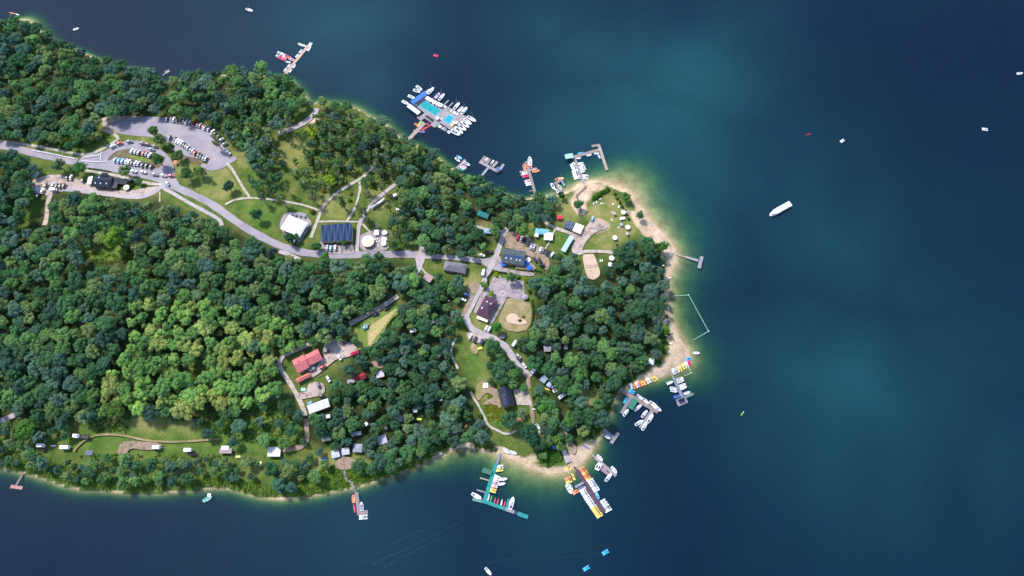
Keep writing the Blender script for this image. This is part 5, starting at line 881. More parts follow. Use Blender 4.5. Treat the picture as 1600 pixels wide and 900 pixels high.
cars('on the gravel yard left of the restaurant', [(106,278.4,72,'black'),(112,278.2,72,'white'),(130,282.5,88,'black'),(72.6,291,68,'black'),(54.6,293.6,65,'silver'),(58.2,298,68,'white'),(62.6,300.4,68,'silver'),(67.4,299.6,68,'white'),(60,307,70,'dark blue'),(84,290.5,65,'light blue'),(89.6,291.6,65,'black'),(95.2,291.6,65,'black'),(100.8,291,65,'black')], 'cars on the gravel yard'); vehicle('van', 85, 298, 2, 'white', 'white van on the gravel yard below the parked cars')
cars('in the bays of the folded-roof hall', [(511.5,388,85,'silver'),(517,389,88,'light blue'),(524,388.2,90,'white')], 'cars in the hall bays'); cars('tucked under the white pavilion', [(463,379.6,70,'dark blue'),(455,374,60,'black')], None)
cars('in the row beside the park lane', [(584.6,323.6,40,'white'),(588,321.4,40,'white'),(591.4,319.2,40,'white'),(594.6,317,40,'white'),(597.8,314.8,40,'white')], 'white cars by the park lane'); vehicle('caravan', 617.5, 307.5, 20, 'white', 'white trailer under the park birches', None, .5); vehicle('caravan', 622, 329, 10, 'white', 'tiny white trailer near the parasol terrace', None, .45)
cars('on the brown car park behind the lodge', [(808.5,372.4,75,'red'),(814.6,374.4,72,'silver'),(819.4,375.6,72,'black'),(824,381,75,'grey'),(829.8,386,75,'white'),(834.2,387.4,75,'silver'),(844.4,391.2,70,'white'),(848.6,392,70,'grey'),(854.6,396.2,60,'black'),(858,397.2,62,'black'),(862.4,399,60,'white'),(836,406.4,-64,'dark blue'),(844,408,-62,'black'),(847,415.5,-15,'black')], 'cars behind the lodge')
cars('under the trees left of the lodge', [(766.5,394.8,5,'black'),(753,399.6,-12,'white')], None); vehicle('van', 755, 427, 80, 'white', 'white van parked on the lane above the brown lot'); cars('on the brown lot beside the lane', [(728.4,461.2,-20,'blue'),(724,469,-20,'white')], None)
cars('at the lane bend below the guesthouse', [(759.6,514,62,'white'),(764.2,515.6,62,'white'),(735,527,62,'white'),(742.4,531,65,'black'),(753,534.6,65,'dark blue')], 'cars at the lane bend'); vehicle('van', 804, 537.6, 55, 'white', 'white van beside the village lane'); cars('along the lower village lane', [(819,571.6,-52,'white'),(811.5,563,-50,'black'),(810,557,-45,'silver')], None); vehicle('parked_car', 925.3, 343, 74, 'light blue', 'pale blue car at the head of the beach stairs')
cars('in the farm yard', [(541.6,534.4,30,'black'),(511,550,15,'dark blue'),(531,559,-65,'white'),(504.6,574,32,'red'),(513.6,593,-62,'white'),(498.6,603,-68,'dark blue'),(503,619.2,-8,'black')], None); cars('on the hay field', [(605,483,25,'black'),(588,492,25,'dark blue'),(570,512,70,'turquoise'),(574,511,70,'grey')], None)
for px, py, dg, c, sz, lb in [(514,652,10,'white',.5,'tiny white caravan below the long white barn'),(537,653,-10,'silver',.6,'tiny silver caravan right of the long white barn'),(649,643,10,'white',.55,'white caravan deep in the wood above the bay'),(686,557,60,'white',.4,'tiny white trailer in the wood left of the stone path'),(573,664,40,'white',.4,'tiny white trailer on the sandy clearing north of the cabins')]:
    vehicle('caravan', px, py, dg, c, lb, None, sz)
for px, py, dg, dm, c, lb in [(689,625,20,(2,1.4,1),'white','white box in the wood above the south bay'),(655,655,80,(1.2,3,.8),'lime','lime green cover in the wood above the bay'),(603,669,0,(1.6,1.6,1),'white','white box under the trees north of the lilac cabin'),(543,721,-30,(2.4,1.8,.8),'white','white garden table east of the wooden steps'),(407,725,80,(3,1.4,.8),(.6,.55,.2),'yellowish cover left of the white flat-roofed cottage'),(372,713.5,0,(3,1.2,.7),(.6,.5,.1),'ochre cover right of the pink-brown cottage'),(474,608.5,0,(3,2,1.4),'turquoise','turquoise cover below the long red stable'),(83,696.5,0,(3,.8,.6),'white','white table between the two left caravans'),(728,666,60,(2,1,.8),'yellow','yellow cover on the slope above the bay'),(750,544,10,(3,1.6,.9),(.7,.75,.1),'yellow-green covers at the top of the village meadow'),(701,470,0,(1,1,1),'white','white box beside the wood left of the brown lot')]:
    small('garden_cover', px, py, dg, dm, c, lb, 'cover', legs=False); keep_disc(px, py, 9)
# ------------------------------------------------------------------ people
def person_mesh():
    J = {'hip': (0,0,.95,.15), 'chest': (0,0,1.32,.17), 'neck': (0,0,1.50,.065), 'head': (0.01,0,1.66,.10), 'top': (0,0,1.76,.06)}
    vs = list(J.values()); ed = [(0,1),(1,2),(2,3),(3,4)]
    for s in (-1, 1):
        n = len(vs); vs += [(0,s*.18,1.42,.06),(.03*s,s*.27,1.14,.045),(.12*s,s*.28,.90,.035),(.14*s,s*.28,.80,.04)]; ed += [(1,n),(n,n+1),(n+1,n+2),(n+2,n+3)]
        n = len(vs); vs += [(.02*s,s*.10,.90,.10),(.10*s,s*.11,.50,.07),(.05*s,s*.11,.10,.045),(.05*s+.14,s*.12,.04,.04)]; ed += [(0,n),(n,n+1),(n+1,n+2),(n+2,n+3)]
    me = bpy.data.meshes.new('person_cage'); me.from_pydata([v[:3] for v in vs], ed, []); o = bpy.data.objects.new('cage', me); COL.objects.link(o)
    sk = o.modifiers.new('s', 'SKIN'); 
    for i, v in enumerate(vs): o.data.skin_vertices[0].data[i].radius = (v[3], v[3]) if o.data.skin_vertices else (v[3], v[3])
    su = o.modifiers.new('u', 'SUBSURF'); su.levels = 1; bpy.context.view_layer.update(); r = bpy.data.meshes.new_from_object(o.evaluated_get(bpy.context.evaluated_depsgraph_get())); bpy.data.objects.remove(o); r.name = 'body'; r.materials.clear(); r.materials.append(M['skin']); return r
try: PB = person_mesh()
except Exception as ex: print('person', ex); PB = None
if PB:
    sh = MB().box((0, 0, 1.22), (.40, .50, .52), taper=.85).mesh('shirt', M['cloth']); sho = MB().box((0, 0, .78), (.36, .42, .40)).mesh('shorts', M['cloth']); hair = MB().cone((-.02, 0), .13, 1.66, 1.80, 9, .06).mesh('hair', M['dark'])
    PP = [(614,398,'black','grey'),(622,397,'red','black'),(627,396.6,'pink','white'),(1045,397.5,'red','blue'),(1048,400,'white','black'),(1053,534,'black','blue'),(1067,553,'crimson','black'),(958,334,'pink','blue'),(935,376,'white','grey'),(890,372,'blue','grey'),(742,440,'white','blue'),(654,406,'red','blue'),(651,428,'black','grey'),(657,390,'white','black'),(575,392,'white','blue'),(796,419,'black','black'),(700,172,'red','blue'),(672,170,'blue','black'),(1031,503,'white','red'),(1029,489,'orange','blue')]
    where = ['on the terrace road, leftmost','on the terrace road, middle','on the terrace road, right','near the T-shaped jetty, left','near the T-shaped jetty, right','on the bathing beach','at the southern sand corner','beside the purple parasol','on the beach path','on the sandy square','on the lane beside the stone yard','at the lane junction','on the lower lane junction','at the top of the lane junction','on the parasol terrace edge','in front of the lodge','on the lido, right of both pools','on the lido by the big pool','on the eroded bank, lower','on the eroded bank, upper']
    for (px, py, c1, c2), wh in zip(PP, where):
        wtr = 'lido' in wh; x, y, z = GW(px, py, 1.5) if wtr else G(px, py, .9); z = .55 if wtr else max(hz(x, y), 0)+LAYER[0]
        e = empty('person', (x, y, z), random.uniform(0, 6), f'person in a {c1} top and {c2} shorts {wh}', 'person'); bd = mobj('body', PB, e); mobj('shirt', sh, bd, CC[c1]); mobj('shorts', sho, bd, CC[c2]); mobj('hair', hair, bd)

# faint boat wakes on the lake
m, nt, b = nmat('wake_foam'); nt.nodes.remove(b); n_ = noise(nt, .5, 4, .7); r_ = ramp(nt, n_.outputs[0], [(.40, (0, 0, 0)), (.80, (.06, .06, .06))]); t_ = N(nt, 'ShaderNodeBsdfTransparent'); d_ = N(nt, 'ShaderNodeBsdfDiffuse'); d_.inputs[0].default_value = (.25, .36, .42, 1); x_ = N(nt, 'ShaderNodeMixShader')
nt.links.new(r_.outputs[0], x_.inputs[0]); nt.links.new(t_.outputs[0], x_.inputs[1]); nt.links.new(d_.outputs[0], x_.inputs[2]); nt.links.new(x_.outputs[0], nt.nodes['Material Output'].inputs['Surface'])
def wake(px, w0, w1):
    p = np.array([GW(x, y, 0)[:2] for x, y in smooth(px, 3, False)]); t = np.gradient(p, axis=0); t /= np.hypot(t[:, 0], t[:, 1])[:, None]; nn = np.stack([-t[:, 1], t[:, 0]], 1); v = []; f = []; k = len(p)
    for i in range(k):
        ww = w0+(w1-w0)*i/(k-1)
        for s_ in (-.5, .5): c = p[i]+nn[i]*ww*s_; v.append((c[0], c[1], .03))
        if i: f.append((2*i-1, 2*i-2, 2*i, 2*i+1))
    me = bpy.data.meshes.new('boat_wake'); me.from_pydata(v, [], f); me.materials.append(m); tag(mobj('boat_wake', me), kind='structure')
wake([(568,880),(600,856),(650,832),(715,808)], 1.0, .5); wake([(580,882),(620,864),(665,842),(725,812)], 1.4, .6); wake([(600,886),(650,860),(700,835)], 1.2, .5); 
wake([(830,876),(880,871),(915,867),(940,864)], .4, .6);  wake([(760,880),(800,872),(850,868)], .6, .3); wake([(1480,255),(1510,250),(1560,240)], .5, .5)
# ------------------------------------------------------------------ foliage
def leafcloud(cent, rad, per, size, rng, flat=.85, up=.35, tri=True):
    """leaf faces on the outside of foliage clumps: centres (n,3), radii (n)"""
    n = len(cent); k = n*per; c = np.repeat(cent, per, 0); r = np.repeat(rad, per)
    d = rng.normal(size=(k, 3)); d[:, 2] = np.abs(d[:, 2])*1.1-.35; d /= np.linalg.norm(d, axis=1)[:, None]
    p = c + d*(r*rng.uniform(.6, 1.08, k))[:, None]*np.array([1, 1, flat])
    nr = d+rng.normal(size=(k, 3))*.4+np.array([0, 0, up]); nr /= np.linalg.norm(nr, axis=1)[:, None]
    u = np.cross(nr, rng.normal(size=(k, 3))); u /= np.linalg.norm(u, axis=1)[:, None]; v = np.cross(nr, u); s = size*rng.uniform(.6, 1.3, k)[:, None]
    V = np.stack([p+u*s, p-u*s*.5+v*s*.8, p-u*s*.5-v*s*.8], 1).reshape(-1, 3); F = np.arange(3*k).reshape(k, 3)
    lv = np.repeat(np.clip(.5+np.repeat(rng.normal(0, .16, n), per)+rng.normal(0, .13, k), 0, 1), 3); return V, F, lv
def crown_data(kind, R, Hh, seed, per, size):
    rng = np.random.default_rng(seed); var = seed % 3
    if kind == 'broad':
        n = int(rng.integers(34, 44)); d = rng.normal(size=(n, 3)); d[:, 2] = np.abs(d[:, 2])*.9-.15; d /= np.linalg.norm(d, axis=1)[:, None]
        lob = 1+.18*np.sin(np.arctan2(d[:, 1], d[:, 0])*3+rng.uniform(0, 6))
        c = d*(R*.72*rng.uniform(.5, 1, n)*lob)[:, None]; c[:, 2] = c[:, 2]*(.95, 1.15, .8)[var]+Hh*.62; c[:, 0] *= (1, .78, 1.12)[var]; rad = R*rng.uniform(.15, .30, n)*(1, .85, 1.05)[var]
    elif kind == 'pine':
        n = 30; t = np.sort(rng.uniform(0, 1, n)); a = rng.uniform(0, 6.28, n); rr = R*.78*(1-t)**.7*rng.uniform(.5, 1, n)
        c = np.stack([rr*np.cos(a), rr*np.sin(a), Hh*(.30+.64*t)], 1); rad = R*(.38-.18*t)
    elif kind == 'birch':
        n = 34; t = rng.uniform(0, 1, n); a = rng.uniform(0, 6.28, n); rr = R*(.35+.65*np.sin(PI*np.clip(t*.9+.1, 0, 1)))*rng.uniform(.3, 1, n)
        c = np.stack([rr*np.cos(a), rr*np.sin(a), Hh*(.34+.62*t)], 1); rad = R*rng.uniform(.16, .28, n)
    else:
        n = 14; d = rng.normal(size=(n, 3)); d[:, 2] = np.abs(d[:, 2]); d /= np.linalg.norm(d, axis=1)[:, None]
        c = d*(R*.6*rng.uniform(.4, 1, n))[:, None]; c[:, 2] = c[:, 2]*.6+Hh*.35; rad = R*rng.uniform(.3, .45, n)
    return leafcloud(c, rad, per, size, rng)
def leaf_mesh(name, V, F, lv, mat, tint=None):
    me = np_mesh(name, V, F, [mat]); a = me.attributes.new('leafv', 'FLOAT', 'POINT'); a.data.foreach_set('value', lv.astype(np.float32))
    if tint is not None:
        t = me.attributes.new('tint', 'FLOAT_COLOR', 'POINT'); t.data.foreach_set('color', np.hstack([tint, np.ones((len(tint), 1))]).astype(np.float32).ravel())
    return me
def trunk_mesh(kind, Hh, R, seed, mat):
    r = random.Random(seed); b = MB(); top = Hh*(.9 if kind in ('pine', 'birch') else .62); r0 = .028*Hh if kind != 'birch' else .024*Hh
    ln = (r.uniform(-.4, .4), r.uniform(-.4, .4)); pts = [(ln[0]*t*t, ln[1]*t*t, top*t) for t in (0, .3, .65, 1)]
    for i in range(3): b.tube(pts[i], pts[i+1], r0*(1-.28*i), r0*(1-.28*(i+1)), 7)
    for k in range(7 if kind != "birch" else 12):
        t = r.uniform(.4, .98); a = r.uniform(0, 6.28); z = top*t; L = R*r.uniform(.5, .85)*(1.2-t*.5 if kind != 'broad' else 1)
        b.tube((ln[0]*t*t, ln[1]*t*t, z), (L*math.cos(a), L*math.sin(a), z+L*(.9 if kind == 'birch' else .5)), r0*(.38 if kind != 'birch' else .5), r0*.08, 5)
    return b.mesh('trunk', mat)
PROT = {}
for kind, nv, R, Hh, per, size in (('broad', 12, 6.1, 14.0, 74, .50), ('pine', 4, 4.4, 15, 46, .5), ('birch', 6, 3.6, 20, 27, .46), ('bush', 4, 1.8, 2.4, 46, .34)):
    L = []
    for s in range(nv):
        V, F, lv = crown_data(kind, R, Hh, 100+s*7+len(kind), per, size)
        cm = leaf_mesh('crown', V, F, lv, M['leaf']); tm = trunk_mesh(kind, Hh, R, 50+s, M['birch'] if kind == 'birch' else M['bark'])
        V2, F2, lv2 = crown_data(kind, R, Hh, 100+s*7+len(kind), int(per*.75), size*1.14)
        L.append((cm, tm, (V2, lv2)))
    PROT[kind] = (L, R, Hh)
TINTS = [((.030, .068, .030), 'dark green'), ((.042, .092, .034), 'green'), ((.066, .122, .040), 'light green'), ((.088, .120, .044), 'yellowish green'), ((.052, .092, .060), 'grey green'), ((.034, .070, .046), 'bluish green')]
def tree(name, px, py, s, tint, label, cat='tree', kind='broad', group=None, base=False):
    L, R, Hh = PROT[kind]; cm, tm, _ = L[random.randrange(len(L))]
    x, y, z = G(px, py, 0) if base else G(px, py, Hh*s*.6); z = max(hz(x, y), 0)
    e = empty(name, (x, y, z-.05), random.uniform(0, 6.28), label, cat, group)
    sx = s*random.uniform(.94, 1.06); mobj('crown', cm, e, tint, scale=(s, sx, s*random.uniform(.92, 1.08)))
    mobj('trunk' if kind != 'bush' else 'stem', tm, e, scale=(s, s, s) if kind != 'bush' else (s, s, s)); return e
# single trees and bushes one can tell apart: px, py (crown), scale, tint, label
SINGLE = [(248,250,.95,(.03,.075,.02),'round dark green tree on the tip of the oval parking island'),(357,291,.72,(.02,.05,.028),'small dark round tree alone in the dry hay meadow'),
(402,336,.85,(.022,.06,.03),'dark round tree on the lawn beside the main road'),(484,208,.8,(.16,.21,.02),'bright yellow-green tree beside the upper gravel path'),
(513,282,.8,(.13,.18,.02),'bright yellow-green tree in the birch park'),(600,372,.01,(.1,.1,.1),''),(777,512,.75,(.03,.10,.02),'deep green round tree below the purple-roofed house'),
(797,657,1.05,(.022,.062,.03),'dark round tree at the south end of the black-roofed house'),(1040,516,.62,(.055,.13,.015),'bright green round bush-like tree on the east beach'),
(903,320,.72,(.035,.09,.035),'green tree beside the path to the north jetty'),(978,308,.6,(.045,.10,.03),'small tree at the water edge of the north cape'),(1000,337,.62,(.035,.085,.03),'small green tree above the sandy beach steps'),
(825,432,.01,(.1,.1,.1),''),(178,374,1.5,(.07,.125,.018),'large bright green tree above the forest clearing'),(240,205,.85,(.045,.085,.025),'green tree between the two car parks, topmost'),
(250,218,.9,(.045,.085,.025),'tall green tree between the two car parks, middle one'),(262,230,.85,(.05,.085,.025),'green tree between the two car parks, lowest'),(278,243,.7,(.04,.08,.02),'bushy tree by the orange tarp of the car park'),
(292,272,.85,(.035,.075,.03),'leafy tree at the road bend, left of a pair'),(312,268,.75,(.05,.095,.025),'leafy tree at the road bend, right of a pair'),(196,268,.8,(.07,.11,.045),'pale green tree beside the white cars on the road'),
(218,283,.45,(.04,.085,.03),'small tree in the verge at the end of the restaurant'),(125,263,.85,(.035,.085,.03),'dark tree in front of the black restaurant'),(92,258,.9,(.05,.09,.04),'pale tree beside the gravel yard and road'),
(110,264,.5,(.07,.12,.04),'little tree on the gravel verge'),(1015,395,1.1,(.026,.062,.030),'broad dark tree at the corner of the beach lawn, northernmost'),(985,400,1.1,(.026,.062,.030),'broad dark tree at the edge of the beach lawn, western'),
(1035,385,.8,(.03,.09,.02),'deep green tree beside the beach above the T jetty'),(793,420,.01,(.1,.1,.1),''),(838,443,.9,(.04,.085,.05),'bluish tree at the east end of the stone yard'),
(799,434,.75,(.04,.09,.03),'tree in front of the solar-roofed lodge'),(817,362,.95,(.06,.115,.03),'light green tree beside the white marquee'),(774,362,.85,(.05,.105,.03),'light green tree beside the blue tent'),(800,352,.7,(.05,.09,.05),'grey-green tree at the crossing of the paths'),
(755,445,.5,(.08,.15,.03),'small bright tree at the driveway of the stone yard'),(768,459,.45,(.12,.17,.03),'yellow-green shrub at the corner of the purple-roofed house'),(717,500,.7,(.03,.08,.03),'dark tree at the bend of the lane'),
(508,402,.75,(.05,.11,.025),'bright tree by the parking bays of the folded-roof hall'),(537,380,.42,(.035,.09,.02),'small tree in front of the folded-roof hall'),(495,385,.6,(.035,.08,.03),'tree between the white pavilion and the folded-roof hall'),
(452,372,.75,(.02,.05,.03),'dark tree tucked under the white pavilion roof'),(463,371,.5,(.05,.10,.03),'light little tree at the foot of the white pavilion'),(592,401,.7,(.035,.075,.04),'lone tree on the south side of the main road'),
(890,657,.85,(.045,.11,.025),'bright tree beside the boat yard'),(850,636,.8,(.045,.115,.025),'bright green tree east of the timber yard'),(906,588,1.0,(.045,.11,.03),'big bright leafed tree behind the boat yard'),
(886,665,.7,(.03,.07,.05),'bluish tree beside the beached white boat'),(889,685,.55,(.03,.08,.03),'small tree by the boat ramp'),(868,688,.5,(.09,.15,.02),'small yellow-green tree by the boat ramp'),
(828,680,1.15,(.02,.055,.03),'large dark tree on the south shore beside the footbridge'),(842,692,.9,(.024,.06,.03),'dark tree leaning over the south beach'),(782,585,.8,(.03,.07,.03),'dark tree north of the black-roofed house'),
(740,345,.01,(.1,.1,.1),''),(800,588,.75,(.05,.10,.03),'lighter tree beside the timber yard and lane'),(815,645,.55,(.08,.12,.07),'pale silvery tree beside the black-roofed house'),(835,568,.9,(.03,.08,.035),'dark tree beside the lane and the white van'),(770,540,.85,(.03,.075,.03),'dark tree on the bend above the meadow'),
(355,645,.9,(.03,.07,.03),'dark round tree beside the grassy track'),(140,650,1.0,(.028,.065,.04),'dark round tree above the white lorry'),(180,640,1.0,(.045,.085,.02),'olive round tree above the grassy slope'),(40,672,1.1,(.04,.10,.02),'big bright round tree at the bend of the pale road')]
for px, py, s, t, lb in SINGLE:
    if s > .1: tree("broadleaf_tree", px, py, s*1.05, tuple(v*LEAFGAIN for v in t), lb)
# birches with bare pale stems: base px
BIR = [(446,322,.95),(493,318,1.0),(470,286,1.05),(484,282,1.0),(504,270,1.0),(514,268,.9),(530,280,1.0),(430,232,1.0),(457,206,1.1),(324,278,.75),(538,324,.9),(539,327,.7),(573,345,1.1),(566,338,1.0),(612,362,.75),(629,340,1.0),(633,330,1.0),
 (520,212,1.1),(556,224,1.0),(588,224,.9),(512,240,1.0),(551,236,1.1),(578,232,1.0),(592,252,.95),(606,224,1.1),(640,262,1.0),(420,300,.8),(415,318,.85),(425,308,.8),(560,250,1.0),(480,300,.9),(575,300,1.0),(400,215,1.1),(345,232,1.0),(360,222,1.0),(382,225,1.1),(640,300,1.0),(600,300,.95),(655,330,.9),(500,200,1.0),(410,215,1.0),(440,190,1.0),(290,190,.9),(372,205,1.0),(535,262,.9)]
rb = random.Random(3); XB = []
for tr_ in range(900):
    q = (rb.uniform(392, 650), rb.uniform(195, 395))
    if not inside(np.array([q]), np.array([(395,215),(440,180),(500,175),(600,215),(650,240),(655,300),(650,392),(612,388),(610,340),(600,300),(556,330),(560,295),(500,300),(480,318),(395,300)], float))[0]: continue
    if KEEP[int(q[1]), int(q[0])+200] or any((q[0]-a)**2+(q[1]-b)**2 < 170 for a, b, _ in BIR+XB): continue
    XB.append((q[0], q[1], rb.uniform(.65, 1.0)))
    if len(XB) > 42: break
for k, (px, py, s) in enumerate(BIR+XB):
    t = random.choice([(.12, .20, .055), (.10, .175, .045), (.15, .205, .06)])
    tree('birch_tree', px, py, s*.95, t, 'tall pale-stemmed birch with thin foliage in the park north of the main road', 'tree', 'birch', 'birches in the park', True)
BARE = [(418,318,'bare grey tree standing by the park path bend'),(449,323,'bare whitish tree beside the park footpath'),(612,372,'bare grey tree behind the round white parasols, broad fan'),(592,360,'small bare grey conifer next to the square white canopy'),(575,346,'bare whitish tree at the fork of the lanes')]
for k, (px, py, lb) in enumerate(BARE):
    x, y, z = G(px, py, 0); r = random.Random(k); e = empty('bare_tree', (x, y, z), 0, lb, 'tree'); b = MB(); b.tube((0, 0, 0), (0, 0, 11), .22, .05)
    bb = MB()
    for q in range(34):
        zz = r.uniform(2.5, 10.5); a = r.uniform(0, 6.28); L = r.uniform(1.6, 3.2)*(1.15-zz/14); p1 = (L*math.cos(a)*.6, L*math.sin(a)*.6, zz+L*.7); bb.tube((0, 0, zz), p1, .07, .045, 4); bb.tube(p1, (L*math.cos(a+.3), L*math.sin(a+.3), zz+L*1.5), .045, .02, 4); bb.tube(p1, (L*math.cos(a-.4)*.9, L*math.sin(a-.4)*.9, zz+L*1.3), .04, .02, 4)
    b.obj('trunk', M['birch'], e); bb.obj('branches', M['birch'], e)
# bushes: px,py,s,tint,label
BUSH = [(776,429,1.3,(.22,.26,.01),'bright yellow bush at the north-west corner of the stone yard'),(808,431,1.5,(.17,.24,.015),'lime green bush above the stone yard, middle one'),(825,435,1.6,(.15,.23,.01),'lime green round bush above the stone yard, eastern'),
 (546,377,1.2,(.22,.24,.02),'yellow-green bush in front of the folded-roof hall'),(487,330,1.5,(.16,.14,.03),'yellow-orange shrub behind the white pavilion'),(505,296,1.3,(.2,.13,.03),'orange-tinted shrub in the birch park'),
 (545,312,1.2,(.15,.2,.02),'bright shrub by the mulch bed of the lawn'),(548,302,1.0,(.17,.2,.02),'small bright shrub on the park lawn'),(1012,563,1.3,(.03,.07,.02),'dark shrub in the sand by the white tent'),(1028,568,1.5,(.035,.09,.02),'round green shrub on the beach behind the paddle boats'),
 (828,455,1.2,(.05,.11,.02),'green shrub in the east yard of the stone terrace'),(204,290,1.2,(.03,.07,.02),'dark shrub between the pergola and the round parasol'),(205,283,1.0,(.035,.08,.02),'shrub behind the round parasol of the restaurant'),(877,303,1.2,(.04,.1,.02),'shrub on the north shore near the orange sailing boat'),
 (812,500,1.0,(.07,.12,.02),'small green shrub in the sandy playground'),(818,495,.8,(.09,.13,.02),'tiny shrub in the dry field'),(750,650,1.2,(.05,.1,.02),'shrub at the garden corner')]
for px, py, s, t, lb in BUSH: tree('bush', px, py, s, t, lb, 'bush', 'bush')
for k in range(8): tree('bush', 928+k*3.2, 309-k*2.0, 1.15, (.045, .13, .015), 'bright green bush in the thick row on the north cape sand', 'bush', 'bush', 'bushes on the north cape')
for k in range(7): tree('bush', 961+k*3.6, 303+k*6.3, .9, (.06, .12, .015), 'low green bush along the bank of the north cape', 'bush', 'bush', 'bushes along the cape bank')
# woods: crown polygons (photo px), spacing, scale range, place
ZONES = [
 ('the wood north of the curved car park', [(-60,22),(20,28),(62,44),(110,58),(150,66),(180,70),(205,76),(222,92),(245,112),(258,100),(300,95),(340,88),(400,88),(440,102),(470,118),(488,148),(470,168),(440,182),(428,205),(418,240),(400,262),(385,240),(365,222),(345,200),(318,185),(270,176),(200,172),(168,184),(150,200),(165,222),(140,232),(110,230),(80,225),(40,216),(-60,206)], 15.5, (.72, 1.15), (1, 1, 1, .5, .8, .6)),
 ('the wood west of the gravel yard', [(-60,222),(0,228),(50,250),(62,262),(46,278),(44,300),(52,318),(38,345),(18,372),(-60,382)], 16, (.75, 1.2), (1.4, .5, .1, 0, .5, 1.5)),
 ('the big forest south of the road', [(82,310),(120,303),(170,306),(220,312),(262,322),(300,340),(345,360),(400,382),(440,402),(470,408),(520,405),(575,408),(632,412),(652,425),(646,450),(612,466),(565,490),(545,500),(540,522),(500,535),(460,540),(430,560),(425,590),(448,612),(410,628),(360,632),(300,640),(250,648),(200,640),(150,650),(80,655),(30,640),(-60,650),(-60,385),(18,378),(40,360),(66,350),(80,345)], 17.5, (.72, 1.18), (1, 1.3, 1, .8, .8, .9)),
 ('the south shore strip', [(-30,650),(30,655),(80,650),(118,668),(108,688),(60,690),(48,712),(100,722),(200,714),(270,712),(350,716),(420,718),(450,722),(500,705),(520,722),(500,742),(450,765),(400,755),(330,745),(260,755),(190,757),(130,752),(70,732),(-30,720)], 21, (.4, .85), (1, 1.2, 1, .5, .5, .8)),
 ('the slope behind the caravans', [(230,652),(300,648),(380,640),(440,630),(470,650),(478,690),(450,700),(410,690),(350,695),(300,680),(240,672)], 25, (.55, .95), (1.2, 1, .7, .3, .5, .8)),
 ('the wood between the red-roofed farm and the lane', [(575,505),(612,492),(640,455),(665,440),(700,440),(722,456),(726,480),(715,500),(700,530),(700,560),(716,590),(730,625),(748,655),(772,680),(740,692),(700,692),(660,712),(620,730),(575,740),(556,728),(560,712),(500,690),(485,672),(490,655),(520,645),(520,605),(535,590),(570,545)], 17, (.65, 1.05), (1.3, 1, .5, .4, .9, 1)),
 ('the trees between the red-roofed farm and its field', [(500,530),(512,500),(540,500),(550,515),(556,535),(535,530)], 16, (.7, .9), (1, 1, .5, .3, .5, .5)),
 ('the wood above the north shore jetties', [(622,255),(640,222),(668,226),(700,246),(730,268),(745,280),(762,282),(790,293),(815,300),(830,303),(850,298),(880,300),(872,326),(858,345),(830,345),(800,345),(780,350),(765,350),(740,330),(735,350),(760,375),(757,395),(730,400),(690,396),(668,388),(650,375),(635,350),(622,310)], 16.5, (.7, 1.1), (1, 1.2, .6, .3, .8, 1)),
 ('the park north of the main road', [(497,142),(520,138),(545,152),(575,165),(605,184),(632,205),(645,235),(620,262),(580,280),(540,262),(500,245),(470,240),(490,215),(498,190)], 17, (.6, .95), (.8, 1, .8, .3, 1.2, 1)),
 ('the park beside the mown meadow', [(395,250),(430,240),(445,262),(430,300),(400,290)], 18, (.6, .9), (.8, 1, .8, .1, .5, .5)),
 ('the park by the parasol terrace', [(612,290),(640,310),(645,350),(640,385),(615,385),(612,350),(622,330)], 19, (.6, .85), (.8, 1, .8, .3, .5, .5)),
 ('the east wood behind the beach', [(962,395),(980,385),(1015,378),(1040,395),(1034,425),(1040,470),(1035,500),(1028,530),(1034,550),(1012,565),(1000,582),(960,600),(945,640),(935,665),(915,672),(900,650),(885,615),(850,590),(830,560),(812,540),(820,520),(842,500),(850,480),(842,450),(858,425),(870,400),(895,398),(905,412),(912,440),(945,445),(948,412)], 17, (.68, 1.12), (1.5, 1, .4, .2, .9, 1)),
 ('the trees east of the meadow and track', [(755,540),(775,530),(800,560),(822,590),(815,602),(780,598),(760,580)], 16, (.65, .95), (1.2, 1, .5, 0, .5, .6)),
 ('the wood below the stone yard', [(655,438),(690,432),(718,436),(722,460),(700,470),(660,470)], 16, (.7, 1.0), (1.2, 1, .5, .1, .5, .6)),
 ('the scrubby slope east of the timber track', [(836,612),(866,640),(880,655),(882,690),(866,690),(848,665),(838,640)], 15, (.4, .7), (.8, 1.2, 1, .3, .5, .4)),
 ('the trees beside the chalet and lane', [(762,575),(800,570),(822,596),(822,608),(800,603),(776,602),(760,592)], 15, (.5, .8), (1.2, 1, .5, 0, .5, .6)),
 ('the trees along the boat yard', [(836,600),(848,612),(866,640),(872,665),(858,660),(842,640),(834,620)], 15, (.45, .75), (.8, 1.2, 1, .3, .5, .4)),
 ('the trees on the south tip', [(832,610),(856,625),(870,650),(900,665),(930,640),(925,680),(900,690),(870,712),(850,722),(838,700),(850,680),(845,650)], 18, (.45, .8), (.8, 1.2, 1, .3, .5, .4)),
]
EXCL = [[(120,388),(140,380),(215,388),(208,420),(160,424),(125,415)],[(283,566),(300,560),(335,570),(330,588),(300,592),(285,582)]]
cand = []; BRIGHT = np.array([(205,470),(240,450),(290,455),(330,470),(400,480),(470,510),(500,530),(470,545),(435,560),(425,590),(440,612),(400,628),(300,642),(200,645),(150,650),(140,600),(180,560),(195,520)], float)  # BRIGHT: lighter species, plus the sunlit patch painted into its leaf tints
